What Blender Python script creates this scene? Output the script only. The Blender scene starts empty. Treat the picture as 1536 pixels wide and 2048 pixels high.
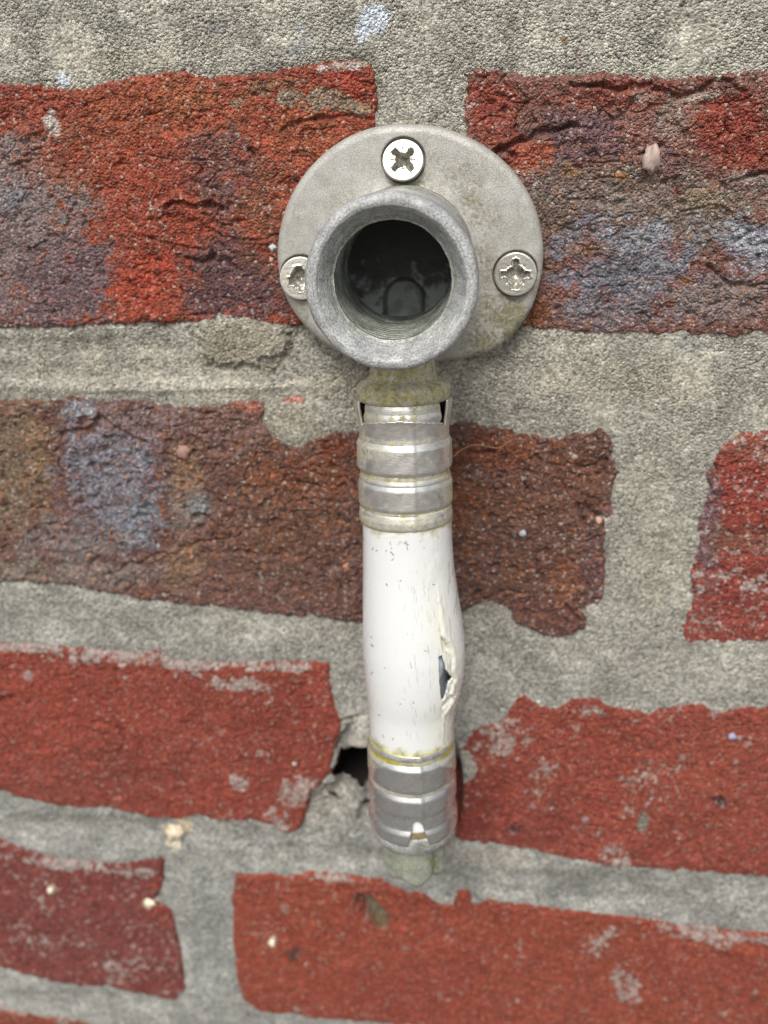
import bpy, math, time
import numpy as np
from mathutils import Matrix, Vector
T0 = time.time()
SC = bpy.context.scene
COL = SC.collection
MM = 0.001

# ------------------------------------------------------------------ camera
F, CX, CY = 1718.0, 768.0, 1024.0
nrm = lambda v: v / np.linalg.norm(v)
_n = nrm(np.array([172, 764, 1718.0]))                 # into the wall (+Y), in camera right/up/forward
_d = np.array([52, -3876, 1718.0]); _d = nrm(_d - _n * (_d @ _n))   # straight down (-Z)
_x = -np.cross(_n, -_d)
R = np.stack([_x, _n, -_d])                            # world = R @ camera
def ray(px, py):
    return R @ np.array([(px - CX) / F, -(py - CY) / F, 1.0])
CAM = -ray(820, 490) * (50.0 / 535 * F)                # millimetres
def W(px, py, y=0.0):
    r = ray(px, py)
    return CAM + r * ((y - CAM[1]) / r[1])
def onplane(px, py, p0, n):
    r = ray(px, py)
    return CAM + r * (((p0 - CAM) @ n) / (r @ n))
def P(p):
    c = (np.asarray(p) - CAM) @ R
    return CX + F * c[..., 0] / c[..., 2], CY - F * c[..., 1] / c[..., 2], c[..., 2]

cam = bpy.data.cameras.new('camera'); camo = bpy.data.objects.new('camera', cam); COL.objects.link(camo)
M = Matrix.Identity(4)
for i in range(3):
    M[i][0], M[i][1], M[i][2], M[i][3] = R[i, 0], R[i, 1], -R[i, 2], CAM[i] * MM
camo.matrix_world = M
cam.sensor_fit = 'VERTICAL'; cam.sensor_height = 36.0; cam.sensor_width = 27.0
cam.lens = F / 2048 * 36.0
cam.clip_start = 0.005; cam.clip_end = 200
cam.dof.use_dof = True
cam.dof.focus_distance = 0.1385
cam.dof.aperture_fstop = cam.lens / 1.8
SC.camera = camo
SC.view_settings.view_transform = 'Standard'; SC.view_settings.look = 'None'
SC.cycles.filter_width = 1.1; SC.cycles.use_denoising = True
SC.view_settings.exposure = 0.54; SC.view_settings.gamma = 1.0

# ------------------------------------------------------------------ light: overcast daylight from above and in front
SUN_EL, SUN_AZ = math.radians(50), math.radians(188)    # azimuth clockwise from +Y
wd = bpy.data.worlds.new('World'); SC.world = wd; wd.use_nodes = True
nt = wd.node_tree; nt.nodes.clear()
sky = nt.nodes.new('ShaderNodeTexSky'); sky.sky_type = 'NISHITA'; sky.sun_disc = False
sky.sun_elevation = SUN_EL; sky.sun_rotation = SUN_AZ
sky.air_density = 1.0; sky.dust_density = 4.0; sky.ozone_density = 1.0
bg = nt.nodes.new('ShaderNodeBackground'); bg.inputs[1].default_value = 0.115
wo = nt.nodes.new('ShaderNodeOutputWorld')
hs = nt.nodes.new('ShaderNodeHueSaturation'); hs.inputs['Saturation'].default_value = 0.4   # cloud cover greys the blue
nt.links.new(sky.outputs[0], hs.inputs['Color']); nt.links.new(hs.outputs[0], bg.inputs[0]); nt.links.new(bg.outputs[0], wo.inputs[0])
sl = bpy.data.lights.new('sun', 'SUN'); sl.energy = 1.5; sl.angle = math.radians(20); sl.color = (1, 0.98, 0.95)
so = bpy.data.objects.new('sun', sl); COL.objects.link(so)
sd = Vector((math.sin(SUN_AZ) * math.cos(SUN_EL), math.cos(SUN_AZ) * math.cos(SUN_EL), math.sin(SUN_EL)))
so.rotation_euler = sd.to_track_quat('Z', 'Y').to_euler()
so.location = (0, -1, 1)

# ------------------------------------------------------------------ helpers: noise
rng = np.random.default_rng(7)
def lin(c):
    c = np.asarray(c, dtype=np.float32) / 255.0
    return np.where(c <= 0.04045, c / 12.92, ((c + 0.055) / 1.055) ** 2.4).astype(np.float32)
def sm(a, b, x):
    t = np.clip((x - a) / (b - a), 0, 1)
    return t * t * (3 - 2 * t)
_perm = rng.permutation(4096).astype(np.int32)
_ga = (rng.random(4096) * 2 * np.pi).astype(np.float32)
_gx, _gy = np.cos(_ga), np.sin(_ga)
def _h(i, j, seed):
    return _perm[(_perm[(i + seed * 131) & 4095] + j * 57 + seed) & 4095]
def perlin(x, y, seed=0):
    xi = np.floor(x).astype(np.int32); yi = np.floor(y).astype(np.int32)
    xf = (x - xi).astype(np.float32); yf = (y - yi).astype(np.float32)
    u = xf * xf * xf * (xf * (xf * 6 - 15) + 10); v = yf * yf * yf * (yf * (yf * 6 - 15) + 10)
    def g(a, b):
        k = _h(xi + a, yi + b, seed)
        return _gx[k] * (xf - a) + _gy[k] * (yf - b)
    n0 = g(0, 0) * (1 - u) + g(1, 0) * u
    n1 = g(0, 1) * (1 - u) + g(1, 1) * u
    return (n0 * (1 - v) + n1 * v) * 1.5
def fbm(x, y, wl, octs, seed=0, gain=0.5):
    s = 0; a = 1.0
    for o in range(octs):
        s = s + a * perlin(x / wl, y / wl, seed + o); wl *= 0.5; a *= gain
    return s
def worley(x, y, seed=0):
    """distance to the nearest jittered point and that cell's random value"""
    xi = np.floor(x).astype(np.int32); yi = np.floor(y).astype(np.int32)
    best = np.full(x.shape, 9.0, np.float32); val = np.zeros(x.shape, np.float32)
    for a in (-1, 0, 1):
        for b in (-1, 0, 1):
            k = _h(xi + a, yi + b, seed)
            px = xi + a + 0.5 + 0.42 * _gx[k]; py = yi + b + 0.5 + 0.42 * _gy[k]
            d = (x - px) ** 2 + (y - py) ** 2
            m = d < best
            best = np.where(m, d, best).astype(np.float32); val = np.where(m, (k & 1023) / 1023.0, val).astype(np.float32)
    return np.sqrt(best), val

# ------------------------------------------------------------------ helpers: meshes
def link_mesh(name, v, quads, mat, parent=None, col=None, attrs=None, smooth=True, center=True, origin=None):
    v = np.asarray(v, dtype=np.float64).reshape(-1, 3) * MM
    quads = np.asarray(quads, dtype=np.int32)
    o_ = np.zeros(3)
    if center:
        o_ = (v.min(0) + v.max(0)) / 2 if origin is None else np.asarray(origin) * MM
    me = bpy.data.meshes.new(name)
    k = quads.shape[1]
    me.vertices.add(len(v)); me.vertices.foreach_set('co', (v - o_).astype(np.float32).ravel())
    me.loops.add(quads.size); me.loops.foreach_set('vertex_index', quads.ravel())
    me.polygons.add(len(quads))
    me.polygons.foreach_set('loop_start', np.arange(0, quads.size, k, dtype=np.int32))
    me.polygons.foreach_set('use_smooth', np.full(len(quads), smooth, dtype=bool))
    me.update(calc_edges=True); me.validate()
    if col is not None:
        a = me.attributes.new('Col', 'FLOAT_COLOR', 'POINT')
        c = np.ones((len(v), 4), np.float32); c[:, :3] = np.asarray(col).reshape(-1, 3)
        a.data.foreach_set('color', c.ravel())
    for nme, arr in (attrs or {}).items():
        a = me.attributes.new(nme, 'FLOAT', 'POINT')
        a.data.foreach_set('value', np.asarray(arr, dtype=np.float32).ravel())
    me.materials.append(mat)
    o = bpy.data.objects.new(name, me); COL.objects.link(o)
    o.location = o_
    if parent is not None:
        o.parent = parent
        pl = Vector(parent.matrix_basis.translation)
        q = parent.parent
        while q is not None:
            pl += Vector(q.matrix_basis.translation); q = q.parent
        o.location = Vector(o_) - pl
    return o
def grid_quads(nr, nc, wrap=False):
    i = np.arange(nr - 1)[:, None]; j = np.arange(nc if wrap else nc - 1)[None, :]
    j2 = (j + 1) % nc
    a = i * nc + j; b = i * nc + j2; c = (i + 1) * nc + j2; d = (i + 1) * nc + j
    return np.stack([a, b, c, d], -1).reshape(-1, 4)
def compact(v, quads, *arrs):
    used = np.unique(quads)
    mp = np.full(len(v), -1, np.int32); mp[used] = np.arange(len(used))
    return (v[used], mp[quads]) + tuple(None if a is None else a[used] for a in arrs)
def thing(name, label, cat, loc, kind=None):
    o = bpy.data.objects.new(name, None); COL.objects.link(o)
    o.location = [c * MM for c in loc]; o.empty_display_size = 0.01
    o['label'] = label; o['category'] = cat
    if kind: o['kind'] = kind
    return o
def inpoly(px, py, poly):
    poly = np.asarray(poly, float); ins = np.zeros(px.shape, bool)
    for (x1, y1), (x2, y2) in zip(poly, np.roll(poly, -1, 0)):
        c = ((y1 > py) != (y2 > py)) & (px < (x2 - x1) * (py - y1) / (y2 - y1 + 1e-9) + x1)
        ins ^= c
    return ins
def segdist(px, py, poly, closed=True):
    poly = np.asarray(poly, np.float32); d = np.full(px.shape, 1e9, np.float32)
    nxt = np.roll(poly, -1, 0) if closed else poly[1:]
    for (x1, y1), (x2, y2) in zip(poly, nxt):
        dx, dy = x2 - x1, y2 - y1
        t = np.clip(((px - x1) * dx + (py - y1) * dy) / (dx * dx + dy * dy + 1e-9), 0, 1)
        d = np.minimum(d, (px - x1 - t * dx) ** 2 + (py - y1 - t * dy) ** 2)
    return np.sqrt(d)

# ------------------------------------------------------------------ helpers: materials
class NT:
    def __init__(s, name):
        s.m = bpy.data.materials.new(name); s.m.use_nodes = True; s.t = s.m.node_tree
        s.b = s.t.nodes['Principled BSDF']
        s.co = s.n('ShaderNodeTexCoord').outputs['Object']
    def n(s, t, **k):
        x = s.t.nodes.new(t)
        for a, b in k.items(): setattr(x, a, b)
        return x
    def put(s, sock, v):
        if hasattr(v, 'is_output'): s.t.links.new(v, sock)
        elif v is not None: sock.default_value = v
    def noise(s, scale, detail=2, rough=0.5, co=None):
        x = s.n('ShaderNodeTexNoise'); s.put(x.inputs['Vector'], co or s.co)
        x.inputs['Scale'].default_value = scale; x.inputs['Detail'].default_value = detail; x.inputs['Roughness'].default_value = rough
        return x.outputs['Fac']
    def vor(s, scale, out='Distance', feature='F1', co=None):
        x = s.n('ShaderNodeTexVoronoi', feature=feature); s.put(x.inputs['Vector'], co or s.co); x.inputs['Scale'].default_value = scale
        return x.outputs[out]
    def mp(s, v, a, b, c, d):
        x = s.n('ShaderNodeMapRange'); s.put(x.inputs[0], v)
        for i, q in enumerate((a, b, c, d)): x.inputs[i + 1].default_value = q
        return x.outputs[0]
    def math(s, op, a, b=None):
        x = s.n('ShaderNodeMath', operation=op); s.put(x.inputs[0], a); s.put(x.inputs[1], b); return x.outputs[0]
    def mix(s, f, a, b, blend='MIX'):
        x = s.n('ShaderNodeMix', data_type='RGBA', blend_type=blend)
        s.put(x.inputs[0], f); s.put(x.inputs[6], a); s.put(x.inputs[7], b); return x.outputs[2]
    def attr(s, name, out='Fac'):
        return s.n('ShaderNodeAttribute', attribute_name=name).outputs[out]
    def mapping(s, scale):
        x = s.n('ShaderNodeMapping'); s.put(x.inputs[0], s.co); x.inputs['Scale'].default_value = scale; return x.outputs[0]
    def bump(s, h, dist, strength=1.0, prev=None):
        x = s.n('ShaderNodeBump'); s.put(x.inputs['Height'], h); x.inputs['Distance'].default_value = dist
        x.inputs['Strength'].default_value = strength
        if prev: s.put(x.inputs['Normal'], prev)
        return x.outputs[0]
    def set(s, **k):
        for a, b in k.items(): s.put(s.b.inputs[a], b)
        return s.m
def rgba(c): return tuple(lin(c)) + (1.0,)

def masonry_mat(name, cell, contrast, bumpd, glint, patchy=0.0):
    t = NT(name)
    col = t.attr('Col', 'Color')
    g = t.vor(1000 / cell, 'Color')
    sep = t.n('ShaderNodeSeparateColor'); t.put(sep.inputs[0], g)
    k = t.mp(sep.outputs[0], 0, 1, 1 - contrast, 1 + contrast)
    k2 = t.mp(t.noise(1000 / (cell * 2.3), 3, 0.65), 0.3, 0.7, 1 - contrast * 0.7, 1 + contrast * 0.7)
    kk = t.math('MULTIPLY', k, k2)
    comb = t.n('ShaderNodeCombineColor')
    for i in range(3): t.put(comb.inputs[i], kk)
    c = t.mix(1.0, col, comb.outputs[0], 'MULTIPLY')
    gl = t.mp(sep.outputs[1], 0.90, 0.99, 0, glint)                     # pale sand grains
    c = t.mix(gl, c, rgba((205, 195, 180)))
    dk = t.mp(sep.outputs[2], 0.92, 0.99, 0, 0.55)                      # dark grains
    c = t.mix(dk, c, rgba((62, 50, 46)))
    d = t.vor(1000 / cell, 'Distance')
    d2 = t.vor(1000 / (cell * 0.55), 'Distance')
    h = t.math('ADD', t.math('MULTIPLY', d, -1.3), t.math('MULTIPLY', t.noise(1000 / (cell * 2.6), 3, 0.6), 0.7))
    h = t.math('ADD', h, t.math('MULTIPLY', sep.outputs[1], 0.55))
    h = t.math('ADD', h, t.math('MULTIPLY', d2, -0.45))
    if patchy:                                                          # trowelled, smoother places between sandy ones
        h = t.math('MULTIPLY', h, t.mp(t.noise(1000 / 9.0, 4, 0.6), 0.38, 0.62, 1 - patchy, 1.0))
    b = t.bump(h, bumpd * MM, 0.9)
    return t.set(**{'Base Color': c, 'Roughness': 0.82, 'Normal': b, 'Specular IOR Level': 0.35})
MAT_BRICK = masonry_mat('fired_clay', 0.50, 0.36, 0.60, 0.5)
MAT_BRICK2 = masonry_mat('smooth_red_clay', 0.52, 0.30, 0.66, 0.28)
MAT_MORTAR = masonry_mat('sand_cement_mortar', 0.44, 0.38, 0.60, 0.6, 0.75)

def metal_mat(name, base, base2, metallic, rough, grain_mm, gamt, bumpd, dirt=(112, 104, 52), dirt2=(70, 66, 30), stretch=None):
    t = NT(name)
    co = t.mapping(stretch) if stretch else None
    n1 = t.noise(1000 / grain_mm, 3, 0.65, co); n2 = t.noise(1000 / (grain_mm * 9), 3, 0.6)
    c = t.mix(t.mp(n2, 0.35, 0.65, 0, 1), rgba(base), rgba(base2))
    k = t.mp(n1, 0.3, 0.7, 1 - gamt, 1 + gamt)
    comb = t.n('ShaderNodeCombineColor')
    for i in range(3): t.put(comb.inputs[i], k)
    c = t.mix(1.0, c, comb.outputs[0], 'MULTIPLY')
    da = t.attr('dirt')
    dn = t.mp(t.noise(1000 / 0.7, 4, 0.7), 0.36, 0.64, -0.5, 0.5)
    df = t.math('MAXIMUM', t.math('MINIMUM', t.math('ADD', da, t.math('MULTIPLY', dn, t.math('MINIMUM', t.math('MULTIPLY', da, 2.0), 1.0))), 1.0), 0.0)
    dc = t.mix(t.mp(t.noise(1000 / 1.1, 3), 0.4, 0.65, 0, 1), rgba(dirt), rgba(dirt2))
    c = t.mix(t.math('MULTIPLY', df, 0.8), c, dc)
    met = t.math('MULTIPLY', t.math('SUBTRACT', 1.0, df), metallic)
    ro = t.math('ADD', t.mp(n2, 0.3, 0.7, rough - 0.06, rough + 0.08), t.math('MULTIPLY', df, 0.35))
    b = t.bump(n1, bumpd * MM, 0.8)
    return t.set(**{'Base Color': c, 'Metallic': met, 'Roughness': ro, 'Normal': b})
MAT_CAST = metal_mat('cast_plated_brass', (180, 178, 171), (166, 164, 157), 0.2, 0.5, 0.26, 0.30, 0.13)
MAT_ZINC = metal_mat('worn_zinc_rim', (184, 185, 182), (146, 147, 147), 0.12, 0.46, 0.36, 0.42, 0.20)
MAT_INNER = metal_mat('tarnished_bore', (64, 66, 64), (34, 34, 34), 0.3, 0.5, 0.5, 0.3, 0.1)
MAT_STEEL = metal_mat('pressed_steel', (228, 226, 218), (212, 210, 204), 0.9, 0.31, 0.25, 0.16, 0.035, dirt=(150, 142, 60), dirt2=(108, 100, 45), stretch=(0.25, 0.25, 1.6))
MAT_STEEL2 = metal_mat('polished_steel', (222, 221, 218), (202, 201, 199), 0.92, 0.28, 0.25, 0.14, 0.03, dirt=(150, 142, 60), dirt2=(108, 100, 45), stretch=(0.25, 0.25, 1.6))
MAT_SCREW = metal_mat('bright_zinc_screw', (225, 222, 208), (205, 202, 192), 0.9, 0.28, 0.3, 0.08, 0.02, dirt=(70, 66, 38), dirt2=(30, 28, 18))
MAT_STUB = metal_mat('grey_green_plastic', (152, 156, 144), (128, 132, 118), 0.1, 0.42, 0.4, 0.2, 0.06)

# ------------------------------------------------------------------ paved ground below, out of the frame, added for the metal to reflect
gv_ = np.array([(x * 1000, y * 1000, -900) for y in (0.05, -1, -3, -8, -40) for x in (-40, -8, -2, 0, 2, 8, 40)], float)
t = NT('added_paving')
MAT_GROUND = t.set(**{'Base Color': t.mix(t.mp(t.noise(6, 5), .35, .65, 0, 1), rgba((92, 90, 86)), rgba((112, 108, 102))), 'Roughness': .9})
gr = link_mesh('ground', gv_, grid_quads(5, 7)[:, ::-1], MAT_GROUND, smooth=False, center=False)
gr['kind'] = 'structure'
# ------------------------------------------------------------------ the brick wall
U = np.concatenate([np.arange(-560, -24, 14), np.arange(-20, 1558, 2), np.arange(1566, 2100, 14)]).astype(np.float64)
V = np.concatenate([np.arange(-480, -24, 14), np.arange(-20, 2070, 2), np.arange(2080, 2480, 14)]).astype(np.float64)
NU, NV = len(U), len(V)
uu, vv = np.meshgrid(U, V)
rr = np.stack([(uu - CX) / F, -(vv - CY) / F, np.ones_like(uu)], -1) @ R.T
tt = -CAM[1] / rr[..., 1]
X = CAM[0] + rr[..., 0] * tt; Z = CAM[2] + rr[..., 2] * tt
uu = uu.astype(np.float32); vv = vv.astype(np.float32)
PXMM = np.abs(F / ((np.stack([X, 0 * X, Z], -1) - CAM) @ R[:, 2])).astype(np.float32)   # photo pixels per mm at each point
# two warps used by everything painted or carved, so that no outline is clean
w1 = fbm(X, Z, 5.0, 4, 11); w2 = fbm(X, Z, 5.0, 4, 31); wf = fbm(X, Z, 1.6, 3, 51, 0.6)
wb = fbm(X, Z, 14.0, 2, 61)

BR = {
 'a': [(-620,176),(0,172),(60,173),(110,181),(160,185),(200,172),(260,158),(330,145),(372,148),(385,158),(430,158),(480,154),(520,150),(570,142),(620,133),(660,125),(705,120),(738,130),(746,150),(748,205),(744,300),(742,640),(560,650),(480,640),(400,642),(350,640),(290,642),(230,641),(180,648),(100,650),(0,652),(-620,655)],
 'b': [(932,148),(960,140),(1010,141),(1060,155),(1110,150),(1160,150),(1200,146),(1260,150),(1320,157),(1370,160),(1420,153),(1480,150),(1536,140),(2200,120),(2200,670),(1536,668),(1400,668),(1250,664),(1150,662),(1090,655),(1000,650),(940,650),(936,260),(932,225)],
 'c': [(-620,815),(0,805),(40,802),(90,805),(150,795),(205,805),(250,803),(310,808),(360,818),(425,820),(475,808),(525,808),(522,845),(545,875),(575,895),(607,902),(620,886),(645,872),(715,867),(860,862),(906,853),(918,840),(965,859),(1021,861),(1059,872),(1119,885),(1153,867),(1179,870),(1205,863),(1219,882),(1232,942),(1222,968),(1222,1023),(1207,1045),(1209,1105),(1209,1164),(1202,1203),(1175,1211),(1155,1224),(1175,1241),(1170,1261),(1128,1273),(1089,1271),(1068,1254),(1034,1246),(1017,1211),(974,1203),(940,1211),(918,1228),(725,1245),(650,1235),(575,1230),(500,1220),(425,1212),(340,1205),(280,1198),(210,1185),(150,1172),(100,1166),(50,1162),(0,1164),(-620,1150)],
 'd': [(1448,891),(1487,866),(1536,861),(2200,850),(2200,1285),(1536,1284),(1499,1282),(1435,1284),(1371,1284),(1367,1263),(1376,1233),(1388,1199),(1384,1147),(1399,1105),(1397,1053),(1405,1011),(1427,976),(1414,947),(1427,921)],
 'e': [(-620,1235),(0,1290),(125,1297),(210,1305),(280,1313),(310,1307),(350,1326),(425,1329),(500,1332),(600,1330),(655,1331),(655,1370),(665,1415),(682,1455),(665,1500),(655,1550),(620,1585),(605,1625),(600,1655),(575,1665),(550,1652),(500,1637),(440,1640),(390,1625),(350,1637),(275,1625),(215,1612),(150,1615),(100,1605),(50,1597),(0,1580),(-620,1500)],
 'f': [(918,1500),(948,1462),(1008,1445),(1028,1410),(1048,1392),(1078,1414),(1118,1422),(1143,1401),(1193,1400),(1218,1416),(1268,1422),(1298,1429),(1318,1416),(1358,1411),(1408,1412),(1423,1428),(1488,1420),(1536,1415),(2200,1440),(2200,1820),(1536,1752),(1468,1747),(1368,1740),(1268,1732),(1198,1727),(1128,1715),(1078,1702),(1018,1692),(963,1685),(914,1680),(913,1620),(920,1575),(940,1560),(952,1535),(935,1505)],
 'g': [(-620,1610),(0,1688),(50,1708),(100,1720),(175,1728),(250,1733),(300,1722),(325,1720),(325,1760),(314,1785),(302,1808),(340,1820),(350,1865),(360,1915),(367,1980),(350,1998),(280,1985),(215,1970),(165,1972),(100,1960),(0,1932),(-620,1830)],
 'h': [(472,1752),(525,1752),(590,1758),(630,1750),(700,1755),(768,1764),(798,1780),(812,1790),(843,1792),(883,1813),(908,1814),(918,1790),(936,1790),(945,1818),(978,1803),(1028,1814),(1078,1815),(1158,1825),(1218,1832),(1293,1840),(1368,1855),(1438,1860),(1518,1870),(2200,1960),(2200,2290),(1200,2080),(768,2046),(600,2030),(525,2020),(495,2005),(477,1965),(470,1890),(467,1815)],
 'i': [(-620,1905),(0,2017),(50,2030),(100,2036),(165,2042),(185,2062),(195,2230),(-620,2150)],
 'j': [(300,2085),(760,2115),(1300,2165),(2200,2330),(2200,2700),(310,2400)],
 'k': [(-620,-700),(480,-700),(470,-75),(-620,-40)],
 'l': [(620,-700),(2200,-700),(2200,-60),(615,-72)],
}
IDS = list(BR)
E = np.full(uu.shape, 1e3, np.float32); ID = np.full(uu.shape, -1, np.int32)
for k, (nm, poly) in enumerate(BR.items()):
    pa = np.array(poly, float)
    i0, i1 = np.searchsorted(V, [pa[:, 1].min() - 60, pa[:, 1].max() + 60]); j0, j1 = np.searchsorted(U, [pa[:, 0].min() - 60, pa[:, 0].max() + 60])
    s = np.s_[i0:i1, j0:j1]
    d = segdist(uu[s], vv[s], poly); d[inpoly(uu[s], vv[s], poly)] *= -1
    d /= PXMM[s]
    m = d < E[s]
    E[s] = np.where(m, d, E[s]); ID[s] = np.where(m, k, ID[s])
fray = np.where(np.isin(ID, [0, 1, 2, 3]), 0.55, 0.45).astype(np.float32)
E = E + fray * (w1 * 0.35 + wf * 0.75) + 0.16 * fbm(X, Z, 0.8, 2, 201, .7)

def sl_(u0, v0, ru, rv, pad=1.6):
    i0, i1 = np.searchsorted(V, [v0 - rv * pad, v0 + rv * pad]); j0, j1 = np.searchsorted(U, [u0 - ru * pad, u0 + ru * pad])
    return np.s_[i0:i1, j0:j1]
def blob(u0, v0, ru, rv, ang=0, soft=0.45, nz=0.35, fine=0.2):
    rmx = max(ru, rv); s = sl_(u0, v0, rmx, rmx, 1.7)
    a = math.radians(ang); du, dv = uu[s] - u0, vv[s] - v0
    p = (du * math.cos(a) + dv * math.sin(a)) / ru; q = (-du * math.sin(a) + dv * math.cos(a)) / rv
    d = np.sqrt(p * p + q * q) + nz * w1[s] + fine * wf[s]
    return s, 1 - sm(1 - soft, 1 + soft * 0.3, d)

# ---- heights (mm towards the viewer)
base = 0.5 * fbm(X, Z, 40, 2, 71)
rough_k = np.array([1.15, 1.35, 1.4, 1.15, 0.95, 1.05, 1.0, 0.9, 0.9, 0.9, 1, 1], np.float32)[np.clip(ID, 0, None)]
off_k = np.array([0.35, 0.2, 0.15, 0.0, 0.5, 0.2, 0.5, 0.5, 0.4, 0.4, 0, 0], np.float32)[np.clip(ID, 0, None)]
r1 = fbm(X, Z * 1.25, 7, 2, 81); r2 = fbm(X, Z, 2.4, 2, 91, 0.65)
gd, gv = worley((X + 0.15 * wf) / 1.15, Z / 1.0, 5); gd2, gv2 = worley(X / 0.62, Z / 0.55, 9)
ridge = 1 - np.abs(fbm(X + 1.2 * w1, Z * 1.8, 9, 3, 101))
gfine = fbm(X, Z, 0.75, 2, 171, 0.7)
HB = base + off_k + rough_k * (0.36 * r1 + 0.15 * r2 - 0.22 * (gd - 0.4) * (gv > 0.45) - 0.16 * (gd2 - 0.4) * (0.3 + gv2) + 0.07 * wf + 0.05 * gfine)
HB -= rough_k * 0.45 * sm(0.86, 1.0, ridge) * sm(-.1, .35, w2 + 0.4 * wb)
HM = base + 0.30 * fbm(X, Z, 9, 2, 111) + 0.09 * fbm(X, Z, 2.6, 2, 121, 0.6) - 0.16 * (gd - 0.4) * (gv > 0.6) - 0.26 * (gd2 - 0.4) * (0.25 + gv2) * (0.35 + sm(-.35, .35, fbm(X, Z, 8, 3, 221))) + 0.04 * gfine
HM -= 0.35
# joint depth by place: (u, v, ru, rv, mm)
for (a, b, ru, rv, dz) in [(768, 60, 900, 90, 0.35), (200, 720, 330, 60, -0.55), (110, 695, 260, 22, -0.35), (300, 772, 420, 16, 0.5), (840, 190, 70, 60, 0.35), (1250, 760, 480, 80, 0.15),
                           (1310, 1050, 60, 200, -0.35), (380, 1255, 420, 34, -0.5), (1230, 1330, 330, 50, 0.1), (250, 1665, 420, 34, -1.0), (420, 1880, 40, 130, -1.1), (1150, 1775, 420, 36, -0.7),
                           (640, 1720, 160, 36, -0.9), (150, 2005, 220, 22, -0.9), (700, 1400, 50, 60, 0.0), (640, 1640, 60, 60, -0.8)]:
    s, w = blob(a, b, ru, rv, 0, 0.6, 0.15, 0.05); HM[s] += dz * w
# mortar bulges, lumps, the broken hole beside the pipe
for (a, b, ru, rv, ang, dz, so_) in [(480, 672, 105, 66, 8, 1.5, 0.25), (590, 850, 75, 45, 10, 0.5, 0.4), (722, 1468, 34, 30, 0, 1.6, 0.4), (940, 1525, 22, 46, -12, 0.8, 0.4), (640, 1640, 70, 50, -20, -0.8, 0.5),
                                   (690, 1610, 60, 70, 20, -1.2, 0.5), (350, 1660, 26, 22, -30, 0.9, 0.4), (1330, 610, 60, 10, 0, 0.1, 0.3)]:
    s, w = blob(a, b, ru, rv, ang, so_, 0.25, 0.12); HM[s] += dz * w
for (a, b, ru, rv, ang, dz) in [(716, 1543, 46, 46, -35, -6), (690, 1585, 40, 28, -40, -4), (738, 1622, 26, 48, 0, -3.5), (688, 1476, 9, 34, 25, -2.5), (913, 1590, 13, 85, 0, -9), (700, 1440, 26, 6, -15, -1.5)]:
    s, w = blob(a, b, ru, rv, ang, 0.55, 0.22, 0.08); HM[s] += dz * w; HB[s] += dz * w * 0.7
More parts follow.
